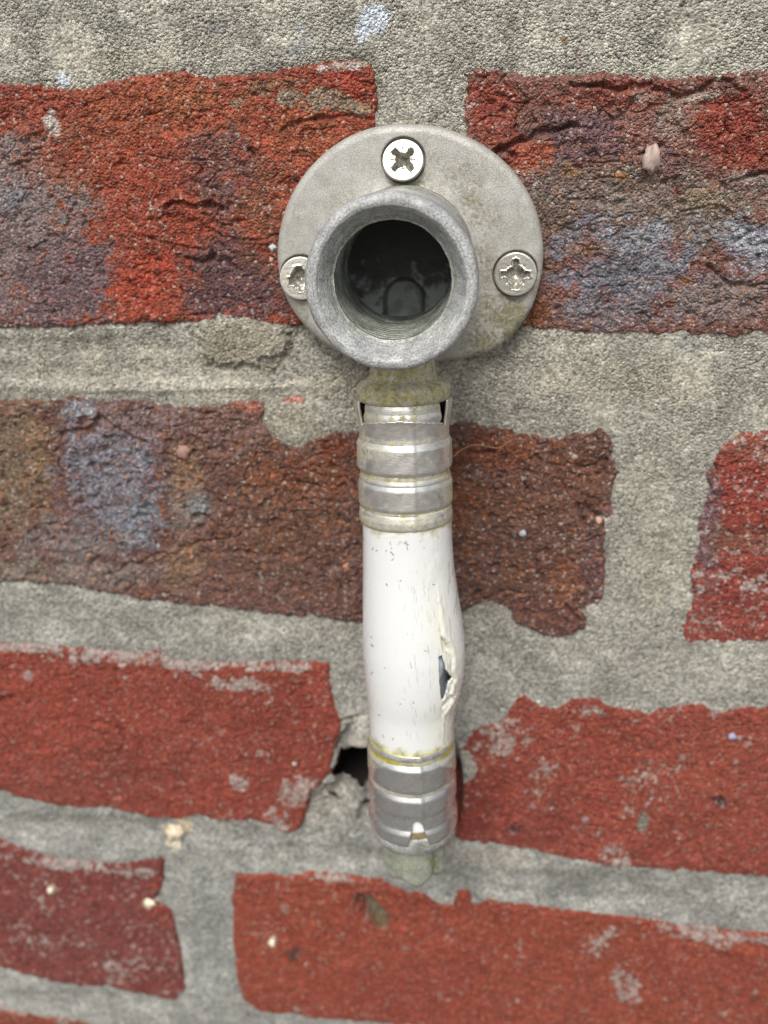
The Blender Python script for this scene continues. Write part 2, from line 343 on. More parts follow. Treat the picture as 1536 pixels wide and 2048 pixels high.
# cracks and crevices in brick faces: polylines in photo px, half-width px, depth mm
CR = [([(345,410),(372,406),(402,415),(430,413),(455,420)], 7, 1.5), ([(300,440),(330,430),(345,412)], 4, .7), ([(380,512),(400,520),(425,510)], 6, 1.1), ([(290,470),(345,490),(420,500)], 4, .6), ([(150,410),(140,450)], 4, .6),
      ([(600,250),(640,238),(700,232),(742,240)], 5, .8), ([(590,300),(640,316),(660,312)], 4, .6), ([(420,470),(470,472),(520,480),(545,478)], 3, .5), ([(560,265),(600,245)], 4, .6),
      ([(1005,298),(1040,280),(1075,268),(1110,262),(1150,256)], 8, 1.6), ([(985,310),(1010,300)], 6, 1.0), ([(1150,165),(1190,176),(1240,180),(1300,165)], 7, 1.0), ([(1310,180),(1360,192),(1400,180),(1430,165),(1480,178)], 6, .9),
      ([(1040,170),(1050,210),(1030,250)], 5, .7), ([(1465,360),(1500,355),(1536,350)], 5, 1.0), ([(1300,275),(1320,290)], 4, .5), ([(1420,530),(1440,560),(1500,572),(1536,568)], 6, .9), ([(1200,480),(1240,470)], 3, .4),
      ([(130,862),(165,870),(195,860),(205,832)], 7, 1.2), ([(205,832),(240,860),(290,885)], 5, .8), ([(340,905),(372,915),(392,902)], 5, .7), ([(190,925),(205,950),(190,1000),(150,1010)], 5, .7), ([(395,1035),(412,1030),(420,1040)], 6, 1.1),
      ([(205,1150),(260,1130),(330,1110),(430,1080),(480,1070)], 4, .7), ([(470,1105),(560,1110),(640,1120),(690,1135)], 4, .7), ([(570,935),(610,950),(690,955)], 5, .6), ([(120,1050),(160,1055)], 4, .5), ([(560,1000),(640,995),(720,1005)], 3, .4),
      ([(1150,1007),(1175,1015),(1195,1030),(1215,1035)], 7, 1.5), ([(920,900),(970,905),(1010,912)], 5, .7), ([(1060,915),(1110,930),(1170,932),(1210,920)], 5, .8), ([(980,1190),(1040,1180),(1100,1190)], 3, .4), ([(1130,1210),(1150,1235)], 5, 1.1), ([(960,985),(1040,975),(1120,990)], 3, .4),
      ([(1414,925),(1435,935),(1425,970)], 6, .8), ([(1490,1200),(1510,1170),(1536,1160)], 4, .5), ([(1440,1020),(1500,1010)], 3, .5),
      ([(195,1440),(230,1450),(262,1485)], 6, 1.0), ([(230,1520),(250,1500)], 4, .5), ([(0,1400),(35,1390)], 6, .9), ([(215,1592),(240,1590)], 5, .6), ([(280,1315),(305,1308)], 4, .7), ([(300,1600),(370,1602)], 3, .4), ([(0,1530),(60,1520)], 3, .4),
      ([(1420,1600),(1440,1602)], 8, .8), ([(1190,1580),(1210,1585)], 5, .7), ([(1020,1660),(1045,1662)], 6, .7), ([(1280,1640),(1284,1560),(1300,1540)], 3, .5), ([(1100,1610),(1112,1612)], 6, .5),
      ([(960,1920),(966,1960),(975,1935),(985,1900),(1010,1895)], 4, .6), ([(930,1880),(960,1885)], 4, .5), ([(690,1775),(720,1790),(780,1795),(795,1800)], 9, 1.3), ([(590,1770),(640,1775),(700,1780)], 4, .8), ([(590,1905),(605,1907)], 8, .7), ([(560,1810),(570,1850)], 3, .3),
      ([(80,1830),(75,1870)], 5, .6), ([(130,1860),(150,1890)], 4, .5), ([(262,1880),(280,1860)], 4, .6), ([(40,1860),(50,1900)], 4, .4), ([(1450,1865),(1500,1885),(1536,1900)], 8, 1.2), ([(1350,1850),(1420,1870)], 5, .8), ([(1280,1850),(1300,1860)], 4, .5)]
for pts, hw, dep in CR:
    pa = np.array(pts, float); c = (pa.min(0) + pa.max(0)) / 2; h = (pa.max(0) - pa.min(0)) / 2 + hw * 5
    s = sl_(c[0], c[1], h[0], h[1], 1.0)
    d = segdist(uu[s] + 9 * w1[s], vv[s] + 9 * w2[s], pa, False) / (hw * (1 + 0.5 * wf[s]))
    HB[s] -= .85 * dep * (1 - sm(0.2, 1.6, d)); HB[s] += 0.25 * dep * (1 - sm(0.5, 3.0, np.abs(d - 1.8)))
# wear pits everywhere on bricks
pd, pv = worley(X / 3.1 + 0.25 * w1, Z / 2.6, 15)
HB -= (1 - sm(0.05, 0.42, pd)) * (pv > 0.72) * 0.45 * rough_k
# pocket broken out of the brick below the pipe end
s, wp = blob(745, 1822, 42, 22, 38, 0.35, 0.2, 0.05); HB[s] -= 5.0 * wp
# rounded arris and fall-off of bricks, rise of mortar
fall = np.clip(E + 0.9, 0, 9)
HB = HB - 0.28 * fall ** 2 - 2.2 * np.clip(E - 0.15, 0, 9)
inn = np.clip(-E, 0, 9)
HM = HM - 0.9 * np.clip(inn - 0.1, 0, 9) ** 1.2 - 0.30 * np.exp(-(np.clip(E, 0, 9) / 1.0) ** 2) * np.isin(ID, [0, 2, 4, 6])

# ---- colours
def paint(C, items):
    for it in items:
        (a, b, ru, rv, ang, rgb, st) = it[:7]
        soft = it[7] if len(it) > 7 else 0.5
        s, w = blob(a, b, ru, rv, ang, soft, 0.45, 0.30)
        w = (w * st)[..., None]; C[s] = C[s] * (1 - w) + lin(rgb) * w
brick_rgb = np.array([lin(c) for c in [(158,74,58),(128,86,80),(112,78,72),(152,66,60),(158,70,58),(160,72,60),(138,64,60),(162,72,55),(158,74,58),(150,70,58),(150,70,60),(120,80,70)]], np.float32)
CB = brick_rgb[np.clip(ID, 0, None)].copy()
CB *= (1 + 0.16 * wb + 0.14 * w1)[..., None]
paint(CB, [
 # upper left brick: orange-red top, purple grey burnt zones
 (300,230,250,70,-6,(166,88,62),.7), (620,270,120,60,10,(164,86,58),.8), (20,470,185,240,12,(136,118,114),1.0,.4), (150,560,110,90,0,(124,98,100),.9,.4), (120,560,150,110,0,(124,100,102),.8), (20,395,36,26,0,(122,126,136),.6,.7), (430,330,110,80,0,(112,82,82),.75),
 (470,560,140,110,0,(108,78,80),.95,.4), (450,400,60,70,20,(112,82,82),.7), (300,350,90,140,0,(164,72,54),.7), (290,570,72,80,0,(176,72,54),1.0,.25), (330,440,120,60,0,(160,70,54),.6), (160,320,110,60,0,(160,76,56),.7), (370,200,80,40,0,(165,95,66),.6), (540,430,60,120,0,(150,84,62),.7), (690,170,50,40,0,(170,66,55),.7),
 (60,220,120,40,0,(158,72,58),.8), (640,200,70,24,5,(140,128,108),.85,.25), (470,205,24,12,0,(140,130,110),.7), (520,180,26,18,0,(150,125,105),.6), (590,165,50,14,-5,(150,110,90),.5), (700,130,60,10,-5,(190,165,150),.7), (720,218,24,14,0,(150,140,118),.8),
 # upper right brick
 (985,210,60,80,0,(146,62,54),.85), (1160,270,130,70,0,(108,82,84),.8), (1065,312,48,34,-20,(172,88,70),1.0,.3), (1000,280,40,40,0,(140,66,55),.8), (1470,265,120,90,0,(140,60,50),.95,.4), (1250,190,170,34,0,(138,68,60),.8), (1350,340,80,70,0,(120,86,84),.6),
 (1150,400,150,80,0,(122,108,98),.85), (1330,430,260,90,0,(128,114,102),.9), (1390,400,60,30,0,(138,120,98),.7), (1120,480,90,90,0,(112,88,76),.7), (1250,530,150,110,0,(122,122,134),.95), (1230,560,90,60,10,(98,98,116),.7), (1500,490,70,60,0,(134,146,160),.95), (1300,470,50,30,0,(132,140,150),.7),
 (1430,600,160,50,0,(132,118,112),.8), (1220,620,150,40,0,(126,118,120),.8), (1075,625,30,30,0,(140,82,58),.9), (1140,345,20,12,0,(150,104,78),.8), (1240,352,14,8,0,(164,104,70),.8), (1180,500,50,24,0,(150,104,74),.6), (1370,560,20,12,0,(165,110,75),.6), (1185,455,14,10,0,(110,50,40),.8),
 (1350,230,40,50,0,(150,140,125),.5), (1380,200,70,14,-15,(165,155,140),.7), (1290,195,30,14,0,(170,150,135),.6), (1330,300,12,6,0,(110,100,105),.9), (1500,360,90,14,5,(150,140,130),.7),
 # long middle brick
 (30,930,90,170,0,(126,104,86),.9), (75,920,26,120,0,(140,108,84),.6), (225,940,110,130,0,(126,120,130),.95), (270,1045,60,60,0,(112,124,142),.95), (170,820,40,22,0,(136,150,160),.9), (150,1090,120,60,0,(128,118,116),.8), (380,1010,50,70,0,(130,116,106),.8), (395,1010,26,28,0,(126,136,136),.8),
 (372,935,36,70,0,(144,108,88),.8), (370,1140,46,60,0,(142,110,90),.8), (290,840,130,34,0,(132,108,104),.8), (480,860,110,60,0,(128,96,88),.7), (600,960,150,70,0,(128,72,54),.8), (560,1060,150,90,0,(114,74,62),.7), (560,1180,200,40,0,(116,82,76),.8), (690,900,60,30,0,(122,62,44),.8), (495,808,36,16,0,(176,100,92),.8),
 (200,1150,150,30,0,(138,124,114),.7), (50,1140,90,30,0,(134,122,108),.8),
 (1000,900,110,40,0,(128,68,46),.8), (1150,940,90,50,0,(118,70,54),.7), (1060,1010,150,60,0,(112,70,58),.7), (1050,1130,130,90,0,(104,66,58),.8), (1120,1220,90,50,0,(112,70,66),.8), (930,1000,40,120,0,(122,70,50),.7), (1190,900,50,50,0,(100,66,58),.6), (1190,1120,40,80,0,(108,74,74),.7), (1130,1160,30,50,0,(150,86,60),.5),
 # right middle brick
 (1500,1000,90,150,0,(160,66,58),.7), (1410,1060,34,150,0,(120,92,98),.85), (1480,1080,110,34,0,(132,86,74),.6), (1400,1230,50,50,0,(150,80,76),.6), (1510,890,80,40,0,(168,96,86),.7),
 # lower bricks
 (100,1420,200,120,0,(166,70,56),.5), (250,1540,130,60,0,(140,62,54),.7), (120,1560,90,50,0,(146,72,66),.5), (560,1450,110,110,0,(152,64,54),.5), (450,1600,160,40,0,(166,72,58),.5),
 (1150,1560,150,120,0,(166,74,60),.5), (960,1620,60,80,0,(140,56,48),.8), (1430,1520,140,110,0,(172,82,68),.5), (1080,1660,120,40,0,(140,60,56),.5),
 (150,1850,180,120,0,(140,66,64),.7), (330,1790,30,60,0,(158,66,56),.7), (600,1900,160,120,0,(168,74,54),.6), (1100,1900,200,90,0,(166,74,56),.5), (760,1985,250,60,0,(158,66,52),.5), (745,1822,38,22,38,(118,112,88),1.0,.3), (1390,1930,200,90,0,(160,72,58),.5),
 (590,1907,16,11,0,(86,62,62),.9), (570,1817,12,10,0,(170,130,120),.7), (1440,1602,18,11,0,(78,48,48),.9), (1028,1662,18,9,0,(82,52,60),.8), (1105,1612,16,14,0,(110,60,56),.7)])
# pale lime bloom: speckle thresholded by a fine noise, strength by place
spk = 0.95 * fbm(X, Z, 1.9, 3, 131, 0.75) + 0.55 * fbm(X, Z, 9, 2, 191) + 0.30 * (gv2 - 0.5)
BL = np.full(uu.shape, 0.07, np.float32)
BL += 0.24 * np.isin(ID, [3]) + 0.06 * np.isin(ID, [4, 5, 6, 7, 8]) + 0.12 * np.isin(ID, [6])
for (a, b, ru, rv, ang, st) in [(330,1322,330,16,2,.8), (60,1294,170,15,2,1.0), (240,1308,120,15,4,1.0), (400,1330,80,14,3,1.0), (560,1336,110,11,0,.95), (470,1365,120,22,4,.75), (480,1565,30,30,0,.75), (590,1580,60,40,-40,.8), (550,1640,40,50,0,.5), (500,1650,110,14,3,.9), (150,1728,180,16,6,.9), (290,1745,50,14,0,.8), (1010,1470,60,60,40,.6), (1075,1530,50,40,60,.55),
                               (1230,1715,50,40,0,.6), (1490,1480,40,20,0,.6), (1180,1420,60,16,0,.7), (1300,1570,120,60,-30,.4), (1510,1170,50,24,-20,.75), (1460,1150,40,16,-25,.7), (1400,1150,30,140,0,.45), (1490,880,70,30,-10,.6), (1250,1970,50,70,-30,.55), (1200,1880,60,30,-40,.5), (1480,1875,90,14,8,.8), (660,1755,110,10,3,.6),
                               (60,1870,90,60,0,.35), (250,1920,120,60,0,.45), (1380,1860,120,24,14,.75), (40,2020,120,10,4,.8), (150,2040,60,10,0,.8), (700,1310,20,30,0,.4), (960,1510,50,60,0,.5), (690,130,70,14,-5,.6), (1200,150,300,14,0,.35), (450,1470,120,60,0,.2)]:
    s, w = blob(a, b, ru, rv, ang, 0.7, 0.3, 0.1); BL[s] = np.maximum(BL[s], w * st)
bloom = sm(0.0, 0.34, BL * 1.35 + 0.62 * spk - 0.66) * 0.78
CB = CB * (1 - bloom[..., None]) + lin((192, 182, 172)) * bloom[..., None]
HB += 0.10 * bloom
# scattered rust / dark grain colours
rk = np.array([.4, .3, .55, .3, .15, .15, .15, .12, .15, .15, .3, .3], np.float32)[np.clip(ID, 0, None)][..., None]
gm = ((gv > 0.86) & (gd < 0.42))[..., None] * rk
rust = np.where(np.isin(ID, [1, 2])[..., None], lin((168, 96, 56)), lin((172, 92, 72)))
CB = CB * (1 - gm) + rust * gm
gm = ((gv < 0.10) & (gd < 0.5))[..., None] * rk * 1.2
CB = CB * (1 - gm) + lin((70, 50, 48)) * gm

CM = np.empty(uu.shape + (3,), np.float32); CM[:] = lin((163, 160, 147))
cool = sm(900, 1700, vv + 0.25 * (700 - uu))[..., None] * 0.8
CM = CM * (1 - cool) + lin((150, 151, 146)) * cool
CM *= (1 + 0.17 * fbm(X, Z, 12, 3, 141) + 0.12 * w2 + 0.12 * fbm(X * .35 + Z * .3, Z, 2.2, 3, 181))[..., None]
paint(CM, [(230,50,60,24,10,(140,138,130),.6), (430,55,30,20,0,(138,138,134),.7), (600,90,34,20,-20,(140,142,142),.6), (100,30,60,20,10,(136,134,124),.5), (250,120,120,40,0,(182,176,158),.5), (1150,90,140,50,0,(178,174,160),.5), (1130,80,10,8,0,(120,88,52),.8), (1155,105,7,8,0,(126,90,50),.7),
 (480,690,100,60,8,(146,138,118),.8), (160,720,260,50,0,(150,146,132),.6), (1250,760,260,60,0,(166,160,142),.5), (1390,690,40,20,0,(142,142,138),.6), (740,770,130,50,0,(148,138,120),.5), (590,845,80,45,0,(156,148,130),.6), (580,800,30,8,-5,(176,104,92),.7), (300,772,420,12,0,(190,184,168),.5),
 (1310,1050,70,190,0,(160,156,140),.6), (380,1250,420,36,2,(156,154,140),.5), (722,1468,32,30,0,(196,190,176),.9), (938,1512,24,46,-10,(176,168,154),.8), (660,1620,60,50,0,(150,144,130),.6), (560,1650,100,14,3,(198,192,182),.8), (300,1650,330,14,3,(132,132,124),.5),
 (420,1880,44,140,0,(140,143,140),.6), (350,1664,30,24,-35,(214,200,170),1.0,.3), (352,1690,10,12,0,(206,196,168),.8), (1000,1720,110,22,8,(172,164,150),.7), (1250,1775,300,34,6,(134,134,126),.5), (580,1715,60,20,0,(168,162,152),.5), (690,1445,26,10,-15,(90,86,78),.6), (735,1225,10,10,0,(160,150,140),.4)])
gm = ((gv2 > 0.9) & (gd2 < 0.45))[..., None] * 0.5
CM = CM * (1 - gm) + lin((212, 204, 184)) * gm
gm = ((gv2 < 0.10) & (gd2 < 0.5))[..., None] * 0.5
CM = CM * (1 - gm) + lin((104, 96, 82)) * gm
# paint splashes on the wall (pale blue-white)
def splash(pts, rgb, st=0.95, edge=4):
    pa = np.array(pts, float); c = (pa.min(0) + pa.max(0)) / 2; h = (pa.max(0) - pa.min(0)) / 2 + 20
    s = sl_(c[0], c[1], h[0], h[1], 1.0)
    d = segdist(uu[s], vv[s], pa); d[inpoly(uu[s], vv[s], pa)] *= -1
    w = (st * (1 - sm(-edge, edge, d + 5 * wf[s] + 3 * w1[s])))[..., None]
    for C in (CB, CM): C[s] = C[s] * (1 - w) + lin(rgb) * w
splash([(712,60),(718,38),(728,22),(742,10),(768,8),(784,28),(778,52),(764,68),(740,62),(726,82),(714,92)], (196,204,212))
splash([(592,52),(603,42),(606,60),(596,66)], (190,196,204), .8)
splash([(110,158),(120,148),(136,152),(134,168),(118,172)], (200,208,216), .85)
splash([(86,232),(98,225),(104,212),(112,228),(122,246),(122,270),(114,276),(108,262),(104,280),(92,282),(96,260)], (196,184,172))
splash([(98,1775),(106,1770),(112,1777),(104,1783)], (220,206,178), 1, 2)
splash([(286,1804),(298,1796),(314,1800),(306,1812),(290,1814)], (224,212,184), 1, 2)
splash([(538,1882),(546,1870),(556,1878),(550,1892),(540,1892)], (226,214,190), 1, 2)
for a, b, r_ in [(1466,1472,8),(1470,1523,6),(1330,1995,5),(905,1858,4),(60,1348,11),(1170,1640,7),(1066,1612,7),(100,1775,4),(520,1505,9),(1364,1512,8)]:
    s, w = blob(a, b, r_, r_, 0, .4, .3, .1); w = w[..., None] * .55
    CB[s] = CB[s] * (1 - w) + lin((190, 178, 172)) * w
s, w = blob(1284, 1648, 13, 24, 8, .4, .3, .1); CB[s] = CB[s] * (1 - w[..., None]) + lin((142, 140, 124)) * w[..., None]; HB[s] += .3 * w
lum = (CB @ np.array([.25, .6, .15], np.float32))[..., None]
CB = lum + (CB - lum) * 0.94
blue = sm(0.85, 1.15, CB[..., 2] / (CB[..., 0] + 1e-4))[..., None] * 0.72
CB = CB * (1 - blue) + (lum * np.array([1.10, 1.06, 1.12], np.float32)) * blue
redk = sm(1.6, 3.0, CB[..., 0] / (CB[..., 2] + 1e-4))[..., None]
CB = CB * (1 + redk * np.array([-0.02, 0.06, -0.10], np.float32))
CB *= 1 + blue * (0.9 * (gv2 - .45) + .5 * gfine)[..., None]
CB *= np.array([.98, 1.1, 1.12, .98, .96, .95, .96, .94, .94, .93, 1, 1], np.float32)[np.clip(ID, 0, None)][..., None]
CB = np.clip(CB * 0.95, 0.008, 0.85); CM = np.clip(CM, 0.01, 0.85)

print('fields', round(time.time() - T0, 1))
wall = thing('brick_wall', 'old red and purple brick wall with rough grey mortar joints behind the fitting', 'brick wall', (0, 0, -100))
Q = grid_quads(NV, NU)
Ef = E.ravel(); IDf = ID.ravel()
def sheet(name, H, C, keepv, lab=None):
    kq = keepv[Q].any(1)
    v = np.stack([X, -H, Z], -1).reshape(-1, 3)
    v, q, c = compact(v, Q[kq][:, ::-1], C.reshape(-1, 3))
    o = link_mesh(name, v, q, MAT_MORTAR if name == 'mortar' else (MAT_BRICK if lab or nm in 'kl' else MAT_BRICK2), wall, col=c)
    if lab: o['label'] = lab
    return o
hx, hz = W(714, 1550)[[0, 2]]
hole_d = np.hypot((X - hx) / 6.5, (Z - hz) / 6.9) + 0.12 * w1 + 0.05 * wf
sheet('mortar', HM, CM, (Ef > -2.2) & (hole_d.ravel() > 1.0))
u_, v_ = np.meshgrid(np.linspace(0, 2 * np.pi, 48, endpoint=False), np.linspace(0, 1, 16))
rc = 11.5 * np.sqrt(np.clip(1 - (v_ * 1.0) ** 3, 0, 1)) + 1.5 * np.sin(v_ * 3) + .6 * perlin(np.cos(u_) * 2 + v_ * 3, np.sin(u_) * 2, 33)
cv = np.stack([hx + rc * np.cos(u_), 2.6 + 34 * v_, hz - 3 * v_ + rc * np.sin(u_)], -1)
t = NT('shade_dark_fill'); MAT_CAV = t.set(**{'Base Color': t.mix(t.noise(400, 3), rgba((52, 46, 40)), rgba((34, 30, 27))), 'Roughness': .95, 'Normal': t.bump(t.noise(900, 3), .0004, .8)})  # near-black colour puts the shade of the hole into the cavity itself
link_mesh('cavity', cv.reshape(-1, 3), grid_quads(16, 48, True), MAT_CAV, wall)
bk = np.array([W(a, b) * np.array([.95, 0, .95]) + np.array([0, 46.0, 0]) for b in (2440, -440) for a in (-540, 2080)]); link_mesh('light_stop_back', bk, grid_quads(2, 2), MAT_CAV, wall, smooth=False)  # unseen backing sheet, added to keep light from leaking in behind
labs = {'a': 'orange red brick with purple grey burnt left end', 'b': 'brick with red top edge and blue grey burnt face', 'c': 'long brown brick with a bluish patch at its left', 'd': 'red brick with purple edge and pale lime specks'}
for k, nm in enumerate(IDS):
    sheet('brick', HB, CB, (IDf == k) & (Ef < 1.6), labs.get(nm))

# little stones and lumps stuck in the wall
def pebble(px, py, rpx, rgb, seed, out=0.3, flat=(1, .7, 1)):
    u_, v_ = np.meshgrid(np.linspace(0, 2 * np.pi, 20, endpoint=False), np.linspace(0.02, np.pi - 0.02, 12))
    i = np.argmin(np.abs(V - py)); j = np.argmin(np.abs(U - px))
    c = W(px, py); r = rpx / PXMM[i, j]
    d = np.stack([np.cos(u_) * np.sin(v_), np.sin(u_) * np.sin(v_), np.cos(v_)], -1)
    k = 1 + 0.45 * perlin(d[..., 0] * 1.3 + seed, d[..., 2] * 1.3 + d[..., 1], 200) + 0.16 * perlin(d[..., 0] * 3 + seed, d[..., 2] * 3 + d[..., 1], 210)
    surf = max(HB[i, j], HM[i, j])
    v = (d * k[..., None] * r * np.array(flat) + np.array([c[0], -surf - out * r, c[2]])).reshape(-1, 3)
    cc = lin(rgb) * (1 + 0.15 * perlin(d[..., 0] * 4, d[..., 2] * 4, seed))[..., None]
    return link_mesh('pebble', v, grid_quads(12, 20, True)[:, ::-1], MAT_PEB, wall, col=cc.reshape(-1, 3))
t = NT('small_stone'); MAT_PEB = t.set(**{'Base Color': t.attr('Col', 'Color'), 'Roughness': 0.6, 'Normal': t.bump(t.noise(3000, 3), 0.00008, 0.6)})
pb = pebble(1300, 320, 20, (172, 152, 140), 3, .35, (.85, .8, 1.35)); pb['label'] = 'pinkish pebble stuck in the upper right brick'
pebble(545, 494, 7, (176, 188, 192), 5); pebble(543, 520, 5, (190, 140, 120), 6); pebble(350, 1664, 20, (214, 200, 172), 8, .1, (.9, .6, 1.0)); pebble(1463, 1472, 8, (150, 152, 175), 9)
pebble(693, 1132, 7, (176, 128, 108), 12); pebble(1198, 1040, 7, (196, 160, 138), 13); pebble(1045, 1063, 7, (160, 165, 170), 14); pebble(368, 902, 14, (150, 118, 104), 15, .0)
pebble(1186, 455, 5, (90, 88, 90), 16); pebble(546, 1880, 7, (224, 212, 188), 17); pebble(104, 1776, 7, (218, 206, 180), 18); pebble(300, 1804, 11, (222, 210, 182), 19, .1, (1.2, .6, .8)); pebble(590, 1525, 5, (190, 170, 160), 20)
print('wall', round(time.time() - T0, 1))

# ------------------------------------------------------------------ tap elbow (wall plate, socket, neck, screws)
PY = -5.0
elbow = thing('tap_elbow', 'grey cast metal wall plate elbow with open threaded socket screwed to the bricks', 'tap elbow', tuple(W(820, 490)))
OUT = np.array([(820,250),(860,252),(905,263),(945,281),(985,305),(1018,334),(1045,368),(1066,405),(1080,448),(1087,495),(1086,535),(1078,575),(1066,612),(1046,648),(1018,680),(984,703),(940,716),(890,722),(830,725),(770,724),(715,717),(676,704),(640,682),(606,650),(580,615),(564,578),(555,535),(554,492),(561,448),(575,405),(598,362),(628,325),(664,294),(704,270),(745,256),(782,250)], float)
o3 = np.array([W(a, b, PY + 0.6) for a, b in OUT]); cc = W(820, 490, PY)
ang = np.unwrap(np.arctan2(o3[:, 2] - cc[2], o3[:, 0] - cc[0])); rad = np.hypot(o3[:, 2] - cc[2], o3[:, 0] - cc[0])
if ang[-1] < ang[0]: ang, rad = ang[::-1], rad[::-1]
NA = 560
fa = np.linspace(0, 2 * np.pi, NA, endpoint=False)
fr = np.interp((fa - ang[0]) % (2 * np.pi) + ang[0], np.append(ang, ang[0] + 2 * np.pi), np.append(rad, rad[0]))
ker = np.exp(-np.linspace(-2, 2, 25) ** 2); ker /= ker.sum()
fr = np.convolve(np.concatenate([fr[-12:], fr, fr[:12]]), ker, 'valid')
ff = np.concatenate([np.linspace(0.25, 0.93, 110), 0.93 + 0.07 * np.sin(np.linspace(0, np.pi / 2, 14))[1:], [1.004, 1.006, 1.006]])
hh = np.concatenate([np.zeros(110), (1 - np.cos(np.linspace(0, np.pi / 2, 14)))[1:] * -1.5, [-2.4, -4.0, -6.5]])
px_ = cc[0] + ff[:, None] * fr * np.cos(fa); pz_ = cc[2] + ff[:, None] * fr * np.sin(fa)
ph_ = np.repeat(hh[:, None], NA, 1)
SOCK = W(781, 571, -37.0)
sdist = np.hypot(px_ - SOCK[0], pz_ - SOCK[2])
ph_ = ph_ + 2.4 * np.exp(-np.clip(sdist - 10.6, 0, 99) / 1.3) * (ff[:, None] < 0.95)
ph_ += 0.06 * fbm(px_, pz_, 8, 2, 300)
SCR = [((806, 321), 41.5), ((1031, 549), 42.5), ((601, 557), 42.0)]
scr3 = []
for (a, b), rp in SCR:
    c = W(a, b, PY - 1.0); rm = rp * P(c)[2] / F; scr3.append((c, rm))
    dd = np.hypot(px_ - c[0], pz_ - c[2]); ph_ -= 1.3 * (1 - sm(rm + 0.05, rm + 0.30, dd))
v = np.stack([px_, PY - ph_, pz_], -1)
u_, v_, _ = P(v.reshape(-1, 3)); u_ = u_.reshape(px_.shape); v_ = v_.reshape(px_.shape)
dn = fbm(px_, pz_, 6, 4, 310)
def db(a, b, ru, rv): return np.exp(-(((u_ - a) / ru) ** 2 + ((v_ - b) / rv) ** 2))
dirt = 0.10 + 0.55 * db(1030, 630, 40, 45) + 0.40 * db(900, 410, 60, 60) + 0.45 * db(815, 378, 50, 16) + 0.45 * db(990, 640, 90, 70) + 0.28 * db(970, 480, 40, 120) + 0.25 * db(600, 640, 50, 60) + 0.3 * db(930, 690, 50, 30)
dirt = np.clip(dirt * (1 + 0.9 * dn) + 0.1 * dn, 0, 1)
link_mesh('wall_plate', v.reshape(-1, 3), grid_quads(len(ff), NA, True), MAT_CAST, elbow, attrs={'dirt': dirt})

def lathe(o, ax, e1, e2, prof, n=160, rfun=None):
    """prof: list of (s, r); returns verts (rows = profile) and phi, s grids"""
    pr = np.asarray(prof, float); ph = np.linspace(0, 2 * np.pi, n, endpoint=False)
    S, PH = np.meshgrid(pr[:, 0], ph, indexing='ij'); RR = np.repeat(pr[:, 1][:, None], n, 1)
    if rfun is not None: RR = rfun(S, PH, RR)
    v = np.asarray(o) + S[..., None] * ax + RR[..., None] * (np.cos(PH)[..., None] * e1 + np.sin(PH)[..., None] * e2)
    return v, PH, S
def dense(prof, step):
    out = []
    for (a, b) in zip(prof[:-1], prof[1:]):
        L = math.hypot(b[0] - a[0], b[1] - a[1]); k = max(1, int(L / step))
        out += [(a[0] + (b[0] - a[0]) * i / k, a[1] + (b[1] - a[1]) * i / k) for i in range(k)]
    return out + [prof[-1]]
ax = np.array([0, 1.0, 0]); e1 = np.array([1.0, 0, 0]); e2 = np.array([0, 0, 1.0])
k0 = P(SOCK)[2] / F
R0 = 175.5 * k0                                        # outer radius of the rim
RB = 116 * k0 * 1.035
# outside of the socket: from the rim back to the plate
prof = dense([(0.0, R0 - 1.3), (0.0, R0 - 0.95), (0.10, R0 - 0.6), (0.35, R0 - 0.25), (0.8, R0 - 0.05), (1.2, R0), (5.5, R0 + 0.05), (7.5, R0 - 0.5), (12, R0 - 0.6), (24, R0 - 0.9), (32.6, R0 - 0.7)], 0.35)
def rf(S, PH, RR):
    nx, ny = np.cos(PH) * 9, np.sin(PH) * 9
    return RR + 0.10 * fbm(nx + S * .3, ny - S * .3, 3.0, 3, 320) * (S > 0.1) + 0.05 * np.sin(S * 9) * (S < 1)
v, PH, S = lathe(SOCK, ax, e1, e2, prof, 260, rf)
u_, v_, _ = P(v)
dirt = np.clip(0.06 + 0.5 * sm(12, 32, S) + 0.4 * fbm(PH * 4, S, 2.5, 3, 330) * 0.6, 0, 1)
link_mesh('socket_body', v.reshape(-1, 3), grid_quads(len(prof), 260, True), MAT_ZINC, elbow, attrs={'dirt': dirt})
# chamfered mouth and thread
RL = 149 * k0
pr = [(0.0, R0 - 1.3), (0.06, RL + 0.35), (0.16, RL + 0.12), (0.5, RL), (0.62, RL - 0.15), (3.3, RB + 0.55), (3.6, RB + 0.45), (3.75, RB + 0.10)]
s_ = 3.9
while s_ < 16.4:
    pr += [(s_, RB), (s_ + 0.35, RB + 0.02), (s_ + 0.75, RB + 0.75), (s_ + 0.95, RB + 0.75)]; s_ += 1.35
pr += [(16.6, RB + 0.5), (17.2, RB - 0.2), (24, RB - 0.3)]
pr = dense(pr, 0.3)
def rf2(S, PH, RR):
    return RR + 0.06 * fbm(np.cos(PH) * 9 + S, np.sin(PH) * 9, 1.4, 3, 340) + 0.10 * fbm(np.cos(PH) * 9, np.sin(PH) * 9 + S, 5, 2, 350) * (S < 3) + 0.05 * np.sin(S * 14) * (S > .6) * (S < 3.3)
v, PH, S = lathe(SOCK, ax, e1, e2, pr, 260, rf2)
q = grid_quads(len(pr), 260, True)[:, ::-1]
dirt = np.clip(0.05 + 0.20 * fbm(PH * 3, S, 2, 3, 360) + 0.25 * (S > 2.6), 0, 1)
nm_ = int(np.searchsorted(np.array(pr)[:, 0], 3.75))
nt_ = int(np.searchsorted(np.array(pr)[:, 0], 7.0))
qa = q[: nm_ * 260]; qb = q[nm_ * 260: ]
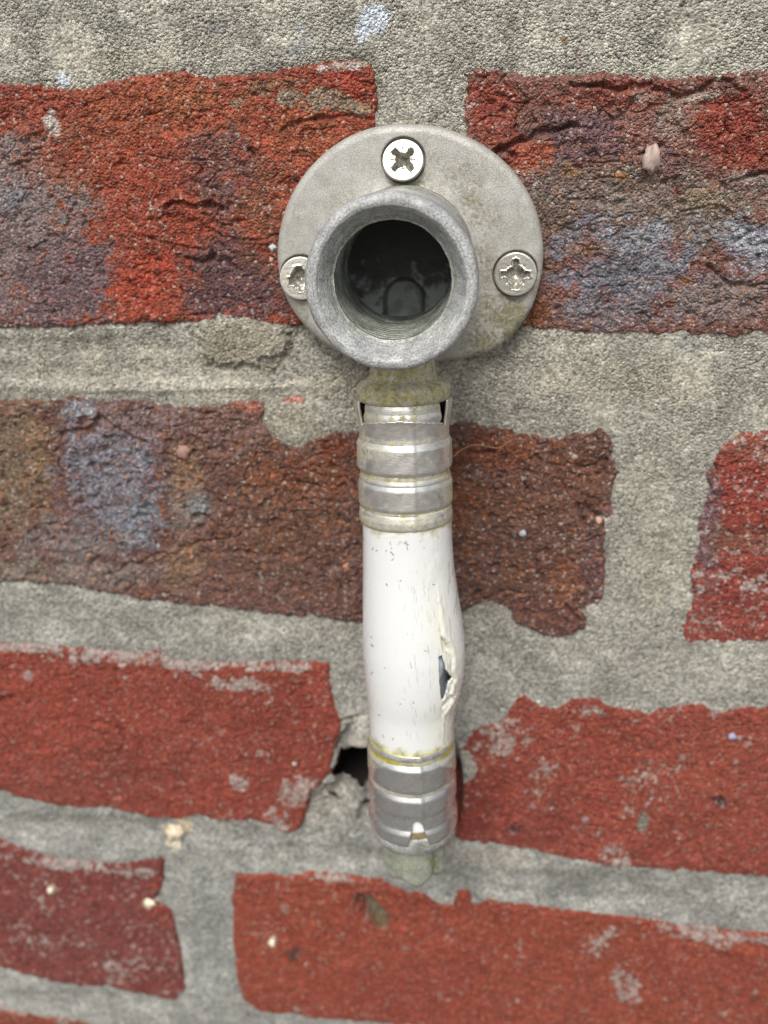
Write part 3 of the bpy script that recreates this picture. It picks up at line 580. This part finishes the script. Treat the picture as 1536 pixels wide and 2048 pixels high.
vv_, qq, dd_ = compact(v.reshape(-1, 3), qa, dirt.ravel()); link_mesh('mouth_chamfer', vv_, qq, MAT_ZINC, elbow, attrs={'dirt': dd_})
MAT_THREAD = metal_mat('worn_thread', (146, 150, 142), (96, 100, 96), 0.3, 0.45, 0.4, 0.3, 0.08)
vv_, qq, dd_ = compact(v.reshape(-1, 3), qb, (dirt * .5).ravel()); link_mesh('internal_thread', vv_, qq, MAT_THREAD, elbow, attrs={'dirt': dd_})
# closed end of the bore with the arched outlet port
ph = np.linspace(0, 2 * np.pi, 160, endpoint=False); rr_ = np.linspace(0, RB, 70)
A_, B_ = np.meshgrid(rr_, ph, indexing='ij'); bx = A_ * np.cos(B_); bz = A_ * np.sin(B_)
pz = bz + 5.6; px = bx - 0.6
arch = np.where(pz > 0, np.hypot(px, pz), np.abs(px)) - 3.6
dep = 20.0 - 0.010 * (A_ ** 2) + 0.10 * fbm(bx, bz, 2.5, 3, 370) + 1.8 * (1 - sm(-0.7, 0.2, arch))
v = np.stack([SOCK[0] + bx, SOCK[1] + dep, SOCK[2] + bz], -1)
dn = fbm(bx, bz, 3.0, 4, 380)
colb = lin((34, 34, 33)) + (lin((104, 110, 106)) - lin((34, 34, 33))) * sm(0.0, 0.35, dn * .45 + 0.75 * (-bz / RB) - .12)[..., None]  # near-black above, paler toward the bottom
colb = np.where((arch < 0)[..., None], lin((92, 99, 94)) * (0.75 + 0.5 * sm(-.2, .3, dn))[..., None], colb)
t = NT('dark_bore_end'); MAT_END = t.set(**{'Base Color': t.attr('Col', 'Color'), 'Roughness': 0.6, 'Metallic': 0.1, 'Normal': t.bump(t.noise(2500, 3), 0.00012, 0.7)})
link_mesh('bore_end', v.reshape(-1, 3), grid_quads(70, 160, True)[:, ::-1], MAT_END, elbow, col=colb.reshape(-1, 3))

# screws
def screw(c, rm, tilt, recess, seed, rim_up):
    nA, nR = 150, 56
    ph = np.linspace(0, 2 * np.pi, nA, endpoint=False)
    rr_ = np.concatenate([np.linspace(0.001, 0.94, nR), 0.94 + 0.06 * np.sin(np.linspace(0, np.pi / 2, 6))[1:], [1.0, 0.98, 0.6]]) * rm
    h0 = np.concatenate([np.zeros(nR), -(1 - np.cos(np.linspace(0, np.pi / 2, 6)))[1:] * 0.22, [-0.75, -0.9, -2.6]])
    A_, B_ = np.meshgrid(rr_, ph, indexing='ij'); H_ = np.repeat(h0[:, None], nA, 1)
    a = A_ * np.cos(B_); b = A_ * np.sin(B_)
    nz = fbm(a * 1.0 + seed * 7, b, 0.9, 3, 400 + seed) * 0.22
    rot, arm, wid, core, depth = recess
    ca, sa = math.cos(rot), math.sin(rot)
    p, q = a * ca + b * sa, -a * sa + b * ca
    box = lambda x, y, hx, hy: np.maximum(np.abs(x) - hx, np.abs(y) - hy)
    sdv = np.minimum(np.minimum(box(p, q, arm * rm, wid * rm), box(p, q, wid * rm, arm * rm)), np.hypot(a, b) - core * rm) + nz
    p2, q2 = (p + q) * .7071, (q - p) * .7071
    star = np.minimum(box(p2, q2, arm * rm * 0.86, 0.035 * rm), box(p2, q2, 0.035 * rm, arm * rm * 0.86)) + nz * .3
    cone = np.clip(1.15 - 0.62 * A_ / (arm * rm), 0.35, 1.15)
    H_ = H_ - depth * cone * (1 - sm(-0.22, 0.03, sdv)) * (A_ < 0.8 * rm) - 0.25 * (1 - sm(-0.05, 0.03, star)) * (A_ < 0.7 * rm) * (sdv > 0) + 0.10 * np.exp(-((sdv - 0.12) / 0.10) ** 2)
    H_ += 0.012 * fbm(a, b, 0.6, 2, 410)
    nv = np.array([tilt[0], -1.0, tilt[1]]); nv /= np.linalg.norm(nv)
    f1 = np.cross(nv, [0, 0, 1.0]); f1 = -f1 / np.linalg.norm(f1); f2 = np.cross(f1, nv); f2 = f2 if f2[2] > 0 else -f2
    if f1[0] < 0: f1 = -f1
    v = c + a[..., None] * f1 + b[..., None] * f2 + (H_ + rim_up)[..., None] * nv
    dirt = np.clip(0.85 * sm(0.05, -0.25, sdv) * (A_ < .8 * rm) * (0.95 + 0.5 * fbm(a, b, 1.0, 2, 420 + seed)) + 0.08 * (A_ > 0.9 * rm), 0, 1)  # olive dirt in the recess, darkened to put its shade into the colour
    o = link_mesh('screw', v.reshape(-1, 3), grid_quads(len(rr_), nA, True), MAT_SCREW, elbow, attrs={'dirt': dirt})
    return o
s0 = screw(scr3[0][0], scr3[0][1], (0.02, 0.42), (math.radians(45), 0.68, 0.15, 0.33, 2.5), 1, 0.35); s0['label'] = 'bright topmost screw with worn cross recess'
s1 = screw(scr3[1][0], scr3[1][1], (-0.06, 0.03), (0, 0.68, 0.14, 0.42, 1.5), 2, 0.0); s1['label'] = 'right hand screw with stripped cross recess'
s2 = screw(scr3[2][0], scr3[2][1], (0.10, 0.08), (math.radians(12), 0.58, 0.18, 0.45, 1.8), 3, 0.1); s2['label'] = 'left hand screw half hidden by the socket rim'

# ------------------------------------------------------------------ pipe axis
TAU = math.radians(6)
P0 = W(806, 770, -19.0)
adir0 = np.array([0, -math.sin(TAU), -math.cos(TAU)])
pn = nrm(np.cross(np.array([1.0, 0, 0]), adir0)); pn = pn if pn[1] < 0 else -pn
P1 = onplane(828, 1700, P0, pn)
A = nrm(P1 - P0); EX = nrm(np.array([1.0, 0, 0]) - A * A[0]); EF = np.cross(EX, A); EF = EF if EF[1] < 0 else -EF
def kk(py):                                             # mm per photo pixel on the axis near row py
    return P(onplane(806 + (py - 770) / 930 * 22, py, P0, pn))[2] / F
def SR(py, hw):                                         # front-of-surface row, half width in px  ->  (s, r)
    r = hw * kk(py) * 0.952
    px = 806 + (py - 770) / 930 * 22
    c = onplane(px, py, P0 + EF * r, pn)
    return ((c - P0) @ A, r)
def prof(pts): return [SR(*p) for p in pts]

# neck and collar of the elbow (same axis)
NP = [(700,64),(740,68),(757,69),(764,72),(769,78),(775,87),(780,93.5),(786,97.5),(792,99),(806,99),(811,97.5),(814,92),(815,70)]
pr = dense(prof(NP), 0.3)
v, PH, S = lathe(P0, A, EX, EF, pr, 200, lambda S, PH, RR: RR + 0.05 * fbm(np.cos(PH) * 8 + S, np.sin(PH) * 8, 2.5, 3, 430))
dirt = np.clip(0.58 + 0.40 * fbm(PH * 5, S, 2.5, 4, 440) + 0.20 * np.exp(-((PH - 1.7) / .5) ** 2), 0, 0.9)
MAT_NECK = metal_mat('mossy_brass_lightened', (204, 200, 186), (182, 178, 160), 0.2, 0.5, 0.26, 0.32, 0.13, dirt=(168, 158, 84), dirt2=(120, 112, 52))  # cast brass with olive dirt, both lightened to offset the socket's shadow
link_mesh('outlet_neck', v.reshape(-1, 3), grid_quads(len(pr), 200, True)[:, ::-1], MAT_NECK, elbow, attrs={'dirt': dirt})
print('elbow', round(time.time() - T0, 1))

# ------------------------------------------------------------------ water pipe with its two press sleeves
pipe = thing('water_pipe', 'short white plastic water pipe bulging and split open below the elbow', 'water pipe', tuple(P0 + A * SR(1280, 88)[0]))
PHR = math.radians(76)
def facets(amp, ph0=PHR, wdt=30, n=3):
    def f(S, PH, RR):
        d = np.abs((PH - ph0 + np.pi / n) % (2 * np.pi / n) - np.pi / n) / (np.pi / n)     # 0 on a ridge, 1 between ridges
        main = np.exp(-(((PH - ph0 + np.pi) % (2 * np.pi) - np.pi) / 0.05) ** 2)
        return RR * (1 + amp * (0.62 - d * (2 - d))) + (0.10 + 4.0 * max(amp - .013, 0)) * main + 0.04 * fbm(np.cos(PH) * 8 + S, np.sin(PH) * 8, 3, 2, 450)
    return f
def sleeve(name, pts, cut=None, seed=0, amp=0.012, dirtmap=None, mat=None, back=True):
    base = prof(pts); pr = dense(base, 0.16); n = 300
    v, PH, S = lathe(P0, A, EX, EF, pr, n, facets(amp))
    q = grid_quads(len(pr), n, True)[:, ::-1]
    u_, v_, _ = P(v)
    prs = np.array(pr); slope_r = np.gradient(prs[:, 1])
    loc = prs[:, 1] - np.convolve(np.pad(prs[:, 1], 12, mode='edge'), np.ones(25) / 25, 'valid')
    groove = sm(0.02, 0.30, -loc)[:, None]
    dn = fbm(np.cos(PH) * 8 + seed, np.sin(PH) * 8 + S, 2.0, 4, 460 + seed, 0.6)
    dirt = 0.75 * groove + 0.16 * dn + 0.0
    dirt = dirt + 0.35 * np.exp(-((PH - 2.75) / .35) ** 2) + 0.30 * np.exp(-((PH - 0.25) / .3) ** 2)
    if dirtmap: dirt = dirt + dirtmap(u_, v_)
    dirt = np.clip(dirt, 0, 1)
    if cut is not None:
        m = cut(u_, v_, PH, S); q = q[~m.ravel()[q].all(1)]
    vv_, qq, dd_ = compact(v.reshape(-1, 3), q, dirt.ravel())
    o = link_mesh(name, vv_, qq, mat or MAT_STEEL, pipe, attrs={'dirt': dd_})
    sol = o.modifiers.new('thickness', 'SOLIDIFY'); sol.thickness = 0.55 * MM; sol.offset = -1
    return o
# upper sleeve
PU = [(811,96),(822,95.5),(835,94),(844,92.5),(850,91),(862,89.5),(880,88),(892,88),(904,93.5),(949,93.3),(953,87.3),(964,87.3),(972,89.3),(976,89.3),(985,92.4),(1023,92.2),(1027,87.4),(1034,87.4),(1038,89.8),(1050,91.7),(1060,91.2),(1061,89)]
def cut_u(u, v, PH, S):
    d = np.degrees(PH); top = 842 + 5 * np.abs(np.cos(PH))
    win = (v < top) & (d > 23) & (d < 152)
    slot = ((np.abs(d - 27) < 5) | (np.abs(d - 150) < 3)) & (v < 850)
    return win | slot
su = sleeve('press_sleeve', PU, cut_u, 3, 0.013, lambda u, v: 0.35 * np.exp(-((v - 905) / 12) ** 2) * (u < 790) + 0.5 * np.exp(-((u - 898) / 14) ** 2 - ((v - 990) / 30) ** 2) + 0.35 * sm(1030, 1036, v))
su['label'] = 'upper press sleeve under the elbow collar'
# ring seen through its window, with a rolled bead
PB = [(806,84),(816,85),(822,86.5),(832,87),(838,89),(842,89.8),(846,89),(850,86),(870,84)]
pr = dense(prof(PB), 0.2)
v, PH, S = lathe(P0, A, EX, EF, pr, 240)
m = (np.degrees(PH) > 31) & (np.degrees(PH) < 147)
q = grid_quads(len(pr), 240, True)[:, ::-1]; q = q[m.ravel()[q].all(1)]
dirt = np.clip(0.40 + 0.5 * fbm(PH * 6, S, 2, 3, 470), 0, 0.9)
vv_, qq, dd_ = compact(v.reshape(-1, 3), q, dirt.ravel()); o = link_mesh('bead_ring', vv_, qq, MAT_STEEL, su, attrs={'dirt': dd_})
o.modifiers.new('thickness', 'SOLIDIFY').thickness = 0.5 * MM
t = NT('near_black'); MAT_BLACK = t.set(**{'Base Color': (0.012, 0.012, 0.010, 1), 'Roughness': 0.8, 'Normal': t.bump(t.noise(1500, 2), 0.00005, 0.5)})
pr = dense(prof([(809,76),(815,79),(880,79),(884,70)]), 0.6)
v, PH, S = lathe(P0, A, EX, EF, pr, 96); link_mesh('gap_core', v.reshape(-1, 3), grid_quads(len(pr), 96, True)[:, ::-1], MAT_BLACK, su)  # near-black core behind the gaps beside the window

# lower sleeve
PL = [(1512,83.5),(1519,84.6),(1523,81),(1532,81),(1544,86.2),(1582,86),(1586,82.2),(1594,82.2),(1605,86.2),(1629,86),(1636,83.3),(1655,83.3),(1661,83.6),(1672,87.2),(1687,87.0),(1690,85)]
def cut_l(u, v, PH, S):
    w = 6 + 0.32 * np.clip(v - 1648, 0, 60)
    top = np.hypot((u - 834) / 10.5, (v - 1650) / 11) < 1
    return ((top | ((np.abs(u - 836 - (v - 1650) * .04) < w + 3) & (v > 1650))) & (np.sin(PH) > 0))
slw = sleeve('press_sleeve', PL, cut_l, 8, 0.030, lambda u, v: 0.45 * sm(1536, 1530, v) - 0.2, MAT_STEEL2)
slw['label'] = 'lower press sleeve with a small notch at its bottom edge'
pr = dense(prof([(1636,79),(1644,81.5),(1664,81.5),(1668,80.8),(1700,80.8)]), 0.3)
v, PH, S = lathe(P0, A, EX, EF, pr, 160)
u_, v_, _ = P(v)
colr = np.where((v_ < 1664)[..., None], lin((222, 224, 226)), lin((132, 118, 84)) * (1 + .5 * fbm(PH * 8, S, 1, 3, 480))[..., None])
t = NT('white_spacer'); MAT_SP = t.set(**{'Base Color': t.attr('Col', 'Color'), 'Roughness': 0.4, 'Normal': t.bump(t.noise(1500, 2), 0.00003, 0.5)})
link_mesh('spacer_ring', v.reshape(-1, 3), grid_quads(len(pr), 160, True)[:, ::-1], MAT_SP, slw, col=colr.reshape(-1, 3))
# raised marks stamped on the lower sleeve: dots and short strokes
DOTS = [(768,1546,1.6),(777,1551,1.3),(779,1562,1.6),(788,1566,1.6),(783,1567,1.4),(797,1557,1.3),(800,1569,1.6),(812,1557,1.2),(821,1558,1.3),(864,1556,1.3),(872,1553,1.3),(880,1549,1.3),(889,1541,1.3),(890,1535,1.3),(894,1537,1.3),(887,1546,1.2),(893,1544,1.2),(897,1531,1.3)]
bv, bq = [], []
def add_dot(u, v, rp, su_=1.0):
    hw = 86.6 * kk(v) * 0.955
    px0 = 806 + (v - 770) / 930 * 22
    cph = np.clip((u - px0) / 86.5, -.98, .98); phi = math.acos(cph)
    s0 = SR(v + (1 - math.sin(phi)) * 34, 86)[0]
    c = P0 + A * s0 + hw * 0.998 * (math.cos(phi) * EX + math.sin(phi) * EF)
    tng = -math.sin(phi) * EX + math.cos(phi) * EF; nn = math.cos(phi) * EX + math.sin(phi) * EF
    r = 1.5 * rp * kk(v); b0 = len(bv) * 1
    a_, b_ = np.meshgrid(np.linspace(0, 2 * np.pi, 8, endpoint=False), np.linspace(0.05, np.pi / 2, 4))
    p = c + r * (su_ * np.cos(a_)[..., None] * np.sin(b_)[..., None] * tng + (np.sin(a_) * np.sin(b_))[..., None] * A + 0.8 * np.cos(b_)[..., None] * nn)
    bq.append(grid_quads(4, 8, True) + sum(len(x) for x in bv)); bv.append(p.reshape(-1, 3))
for d_ in DOTS: add_dot(*d_)
add_dot(849, 1552, 0.9, 4.5); add_dot(851, 1571, 0.9, 4.5); add_dot(822, 1588, 1.0, 4)
link_mesh('embossed_marks', np.concatenate(bv), np.concatenate(bq), MAT_STEEL, slw, attrs={'dirt': np.zeros(sum(len(x) for x in bv))})
print('sleeves', round(time.time() - T0, 1))

# white jacket, split along its right-hand side
LFT = np.array([(1000,84),(1062,84.5),(1150,86),(1250,88),(1340,89),(1400,86),(1450,82),(1490,81),(1530,80)], float)
RGT = np.array([(1000,87),(1062,89),(1110,89),(1170,92),(1220,98),(1280,106),(1330,109),(1370,107),(1410,100),(1450,86),(1490,82),(1530,80)], float)
pys = np.linspace(1030, 1535, 560)
base = [SR(y, np.interp(y, LFT[:, 0], LFT[:, 1])) for y in pys]
ker = np.exp(-np.linspace(-2, 2, 61) ** 2); ker /= ker.sum()
rgt = np.convolve(np.pad(np.interp(pys, RGT[:, 0], RGT[:, 1]), 30, mode='edge'), ker, 'valid')
lft = np.convolve(np.pad(np.interp(pys, LFT[:, 0], LFT[:, 1]), 30, mode='edge'), ker, 'valid')
ss = np.array([b[0] for b in base]); kms = np.array([kk(y) for y in pys]) * .96
phf = np.concatenate([np.linspace(math.radians(-8), math.radians(100), 330, endpoint=False), np.linspace(math.radians(100), math.radians(190), 110, endpoint=False), np.linspace(math.radians(190), math.radians(352), 60, endpoint=False)])
NPH = len(phf)
S_, PHG = np.meshgrid(ss, phf, indexing='ij')
RRj = ((rgt + lft) / 2 + (rgt - lft) / 2 * np.cos(PHG - math.radians(14)) .clip(-1, 1) .T.T if False else ((rgt + lft)[:, None] / 2 + (rgt - lft)[:, None] / 2 * np.cos(PHG - math.radians(14)))) * kms[:, None]
RRj = RRj + 0.05 * fbm(np.cos(PHG) * 8 + S_ * .5, np.sin(PHG) * 8, 9, 2, 490)
RRj += 0.06 * np.maximum(0, 1 - np.abs(PHG - 1.55) / 0.5)                     # faint crease left by the press tool
def jpt(RRx): return P0 + S_[..., None] * A + RRx[..., None] * (np.cos(PHG)[..., None] * EX + np.sin(PHG)[..., None] * EF)
uj, vj, _ = P(jpt(RRj))
front = (np.sin(PHG) > -0.2)
jag = 1.8 * fbm(uj, vj, 22, 2, 500)
HOLE = [(874,1312),(882,1309),(885,1319),(889,1330),(890,1338),(896,1347),(903,1354),(896,1362),(892,1378),(886,1396),(879,1399),(877,1378),(875,1348)]
REC1 = [(877,1240),(881,1252),(884,1268),(890,1278),(897,1290),(899,1309),(891,1306),(882,1302),(879,1285),(876,1262)]
REC2 = [(885,1400),(893,1392),(904,1386),(902,1395),(896,1405),(885,1415),(881,1432),(879,1415)]
def sdp(poly):
    s = segdist(uj.astype(np.float32), vj.astype(np.float32), poly); s[inpoly(uj, vj, poly)] *= -1; return s + jag * .5
line = [(868,1160),(873,1195),(877,1240),(884,1268),(897,1292),(902,1312),(900,1340),(906,1354),(900,1370),(896,1384),(904,1387),(896,1405),(882,1428),(879,1450),(882,1480)]
la = np.array(line, float)
side = uj - np.interp(vj, la[:, 1], la[:, 0]) + jag * 0.8
amp = np.interp(vj, [1150, 1215, 1260, 1400, 1440, 1485], [0, .25, .55, .65, .4, .1])
RRj = RRj + front * amp * np.where(side > -1.2, np.exp(-np.abs(side) / 16) * sm(-1.0, 2.6, side), 0) * 0.72
RRj = RRj - front * (0.75 * (1 - sm(-2, 1.0, sdp(REC1))) + 0.5 * (1 - sm(-2.5, 1.5, sdp(REC2))))
RRj = RRj + front * 0.05 * sm(-30, 0, -np.abs(side)) * fbm(uj, vj * .5, 14, 3, 510)
hole = front & (sdp(HOLE) < -.7)
v = jpt(RRj)
q = grid_quads(len(ss), NPH, True)[:, ::-1]; q = q[~hole.ravel()[q].any(1)]
# colour: white with hairline cracks, specks and algae at both ends
cj = np.empty(uj.shape + (3,), np.float32); cj[:] = lin((214, 215, 212))
cream = front * np.exp(-(np.clip(np.abs(side + 4) - 6, 0, 99) / 22) ** 2) * np.interp(vj, [1080, 1180, 1250, 1470], [0, .4, .8, .8])
cj = cj * (1 - .45 * cream[..., None]) + lin((230, 226, 200)) * (.45 * cream[..., None])
rightness = sm(820, 880, uj) * sm(1080, 1250, vj) * front
rs = np.random.default_rng(21)
cm_ = np.zeros(uj.shape, np.float32)
def stroke(pts, w, op):
    pa = np.array(pts, float); lo, hi = pa.min(0) - 4, pa.max(0) + 4
    m = front & (uj > lo[0]) & (uj < hi[0]) & (vj > lo[1]) & (vj < hi[1])
    if m.any():
        d = segdist(uj[m].astype(np.float32), vj[m].astype(np.float32), pa, len(pts) == 1)
        cm_[m] = np.maximum(cm_[m], op * (1 - sm(w * .5, w * 1.2, d)))
for a, b in [(783,1085),(785,1095),(775,1100),(786,1106),(813,1085),(846,1094),(750,1096),(732,1077),(787,1117),(747,1273),(748,1289),(750,1291),(773,1334),(748,1345),(810,1396),(802,1405),(827,1402),(825,1412),(762,1428),(770,1470),(788,1476),(757,1100),(802,1160),(776,1168),(864,1168),(850,1300),(822,1330)]:
    dx, dy = rs.normal(0, 1.6, 2); stroke([(a - dx, b - dy), (a + dx * .4, b + dy), (a + dx, b + dy * 1.4)], rs.uniform(.8, 1.5), rs.uniform(.5, .9))
stroke([(812, 1080), (815, 1098)], .9, .7)
for i in range(120):
    t_ = rs.random(); yy = 1120 + 360 * rs.random()
    xx = rs.choice([rs.normal(828, 12), rs.normal(862, 13), rs.normal(893, 9)], p=[.34, .33, .33]) + (yy - 1300) * .01
    L = rs.uniform(3, 11) if xx < 878 else rs.uniform(6, 24); sl2 = rs.normal(.16 if xx < 850 else .02, .10)
    stroke([(xx - sl2 * L, yy - L), (xx + rs.normal(0, .8), yy), (xx + sl2 * L, yy + L)], rs.uniform(.45, .9), rs.uniform(.14, .40) * (1.5 if xx > 880 else 1))
cm_ = cm_[..., None]
cj = cj * (1 - cm_) + lin((92, 92, 78)) * cm_
nz = fbm(uj, vj, 22, 4, 570, .6)
db_ = SR(1513, 83)[0] - S_; dt_ = S_ - SR(1059, 88)[0]
pang = np.degrees(PHG)
alg = sm(2.3, 0.2, db_ + 0.75 * nz + .010 * np.abs(pang - 115)) * .85 + sm(.5, 0, db_) * .5 + sm(1.9, -.2, dt_ + 1.5 * nz) * .55
alg = np.clip(alg, 0, 1)[..., None]
cj = cj * (1 - alg) + (lin((168, 160, 62)) * (1 + .5 * nz[..., None])) * alg
cj = np.clip(cj, .02, .9)
yl = (front * np.exp(-(np.clip(np.abs(side), 0, 99) / 1.5) ** 2) * np.interp(vj, [1200, 1240, 1300, 1380, 1440, 1490], [0, .7, .5, .2, .5, .3]))[..., None]
cj = cj * (1 - .7 * yl) + lin((178, 166, 84)) * .7 * yl
t = NT('white_pipe_plastic')
MAT_PIPE = t.set(**{'Base Color': t.attr('Col', 'Color'), 'Roughness': t.mp(t.noise(400, 3), .3, .7, .22, .36), 'Normal': t.bump(t.noise(600, 3), 0.00004, 0.5), 'Coat Weight': 0.25, 'Coat Roughness': 0.12, 'Subsurface Weight': 0.0})
vv_, qq, ccj = compact(v.reshape(-1, 3), q, cj.reshape(-1, 3))
jk = link_mesh('pipe_jacket', vv_, qq, MAT_PIPE, pipe, col=ccj)
sol = jk.modifiers.new('thickness', 'SOLIDIFY'); sol.thickness = 0.5 * MM; sol.offset = -1
# grey inner layer seen through the split
pin = dense([(ss[5], float(80 * kms[5])), (ss[250], float(lft[250] * kms[250] - .9)), (ss[330], float(lft[330] * kms[330] + .1)), (ss[400], float(lft[400] * kms[400] - .7)), (ss[-5], float(74 * kms[-5]))], .6)
v2, PH2, S2 = lathe(P0, A, EX, EF, pin, 140, lambda S, PH, RR: RR + 1.15 * np.exp(-((PH - .82) / .30) ** 2) * np.exp(-((S - ss[340]) / 4.5) ** 2) + .15 * fbm(PH * 6, S, 2.5, 2, 580))
t = NT('grey_inner_layer'); MAT_IN = t.set(**{'Base Color': t.mix(t.mp(t.noise(500, 3), .35, .65, 0, 1), rgba((176, 190, 200)), rgba((206, 214, 220))), 'Roughness': .35, 'Normal': t.bump(t.noise(900, 2), .00005, .5)})
link_mesh('inner_layer', v2.reshape(-1, 3), grid_quads(len(pin), 140, True)[:, ::-1], MAT_IN, pipe)

# ------------------------------------------------------------------ end fitting below the pipe
plug = thing('pipe_end_fitting', 'grey green ribbed end fitting with a pale rim closing the lower pipe end', 'end fitting', tuple(P0 + A * SR(1725, 60)[0]))
pr = dense(prof([(1678,72),(1679,86),(1681,88.6),(1685,89.3),(1697,89),(1704,87.5),(1709,82),(1712,74),(1713,50)]), .25)
v, PH, S = lathe(P0, A, EX, EF, pr, 180, lambda S, PH, RR: RR + .12 * fbm(np.cos(PH) * 8 + S, np.sin(PH) * 8, 2, 3, 590))
link_mesh('rim', v.reshape(-1, 3), grid_quads(len(pr), 180, True)[:, ::-1], MAT_ZINC, plug, attrs={'dirt': np.clip(.25 + .5 * fbm(PH * 5, S, 1.5, 3, 600), 0, 1)})
pr = dense(prof([(1704,40),(1706,62),(1712,64),(1745,63),(1763,61),(1767,59),(1769,54),(1766,46),(1755,44),(1740,43),(1738,5)]), .3)
def rst(S, PH, RR):
    wv = .35 * np.exp(-(((PH - .95) ) / .10) ** 2) + .25 * np.exp(-((PH - 1.5) / .05) ** 2)
    return RR + .35 * np.exp(-((PH - .35) / .10) ** 2) - .45 * np.exp(-((PH - .72) / .16) ** 2) + .3 * np.exp(-((PH - 2.7) / .16) ** 2) + .10 * fbm(PH * 4, S, 3, 3, 610)
v, PH, S = lathe(P0, A, EX, EF, pr, 180, rst)
smx = SR(1745, 62)[0]; v = v + (np.clip((S - smx) / 4, 0, 1) * .8 * np.sin(PH * 5 + 1))[..., None] * A
link_mesh('stub', v.reshape(-1, 3), grid_quads(len(pr), 180, True)[:, ::-1], MAT_STUB, plug, attrs={'dirt': np.clip(.2 + .4 * fbm(PH * 5, S, 2, 3, 620) + .5 * np.exp(-((PH - .75) / .15) ** 2), 0, 1)})

# ------------------------------------------------------------------ stray hair by the upper sleeve
def hair(name, pts, r0, label):
    p3 = np.array([W(a, b, y) for a, b, y in pts]); n = 70
    tl = np.linspace(0, 1, n); ts = np.linspace(0, 1, len(p3))
    c = np.stack([np.interp(tl, ts, p3[:, i]) for i in range(3)], -1)
    k5 = np.ones(9) / 9
    c = np.stack([np.convolve(np.pad(c[:, i], 4, mode='edge'), k5, 'valid') for i in range(3)], -1)
    tg = np.gradient(c, axis=0); tg /= np.linalg.norm(tg, axis=1)[:, None]
    s1 = np.cross(tg, [0, 1, 0.2]); s1 /= np.linalg.norm(s1, axis=1)[:, None]; s2 = np.cross(tg, s1)
    a = np.linspace(0, 2 * np.pi, 6, endpoint=False); r = r0 * (1 - .6 * tl)[:, None, None]
    v = c[:, None] + r * (np.cos(a)[None, :, None] * s1[:, None] + np.sin(a)[None, :, None] * s2[:, None])
    o = link_mesh(name, v.reshape(-1, 3), grid_quads(n, 6, True), MAT_HAIR)
    o['label'] = label; o['category'] = 'hair'
t = NT('pale_hair'); MAT_HAIR = t.set(**{'Base Color': t.mix(t.noise(300), rgba((206, 160, 122)), rgba((176, 128, 96))), 'Roughness': .4})
hair('stray_hair', [(905,916,-9),(918,902,-6),(935,893,-5),(955,889,-4),(975,893,-3),(995,897,-2.5),(1010,890,-2),(1020,880,-1.5)], 0.075, 'thin pale brown hair sticking out beside the upper press sleeve')
print('done', round(time.time() - T0, 1))
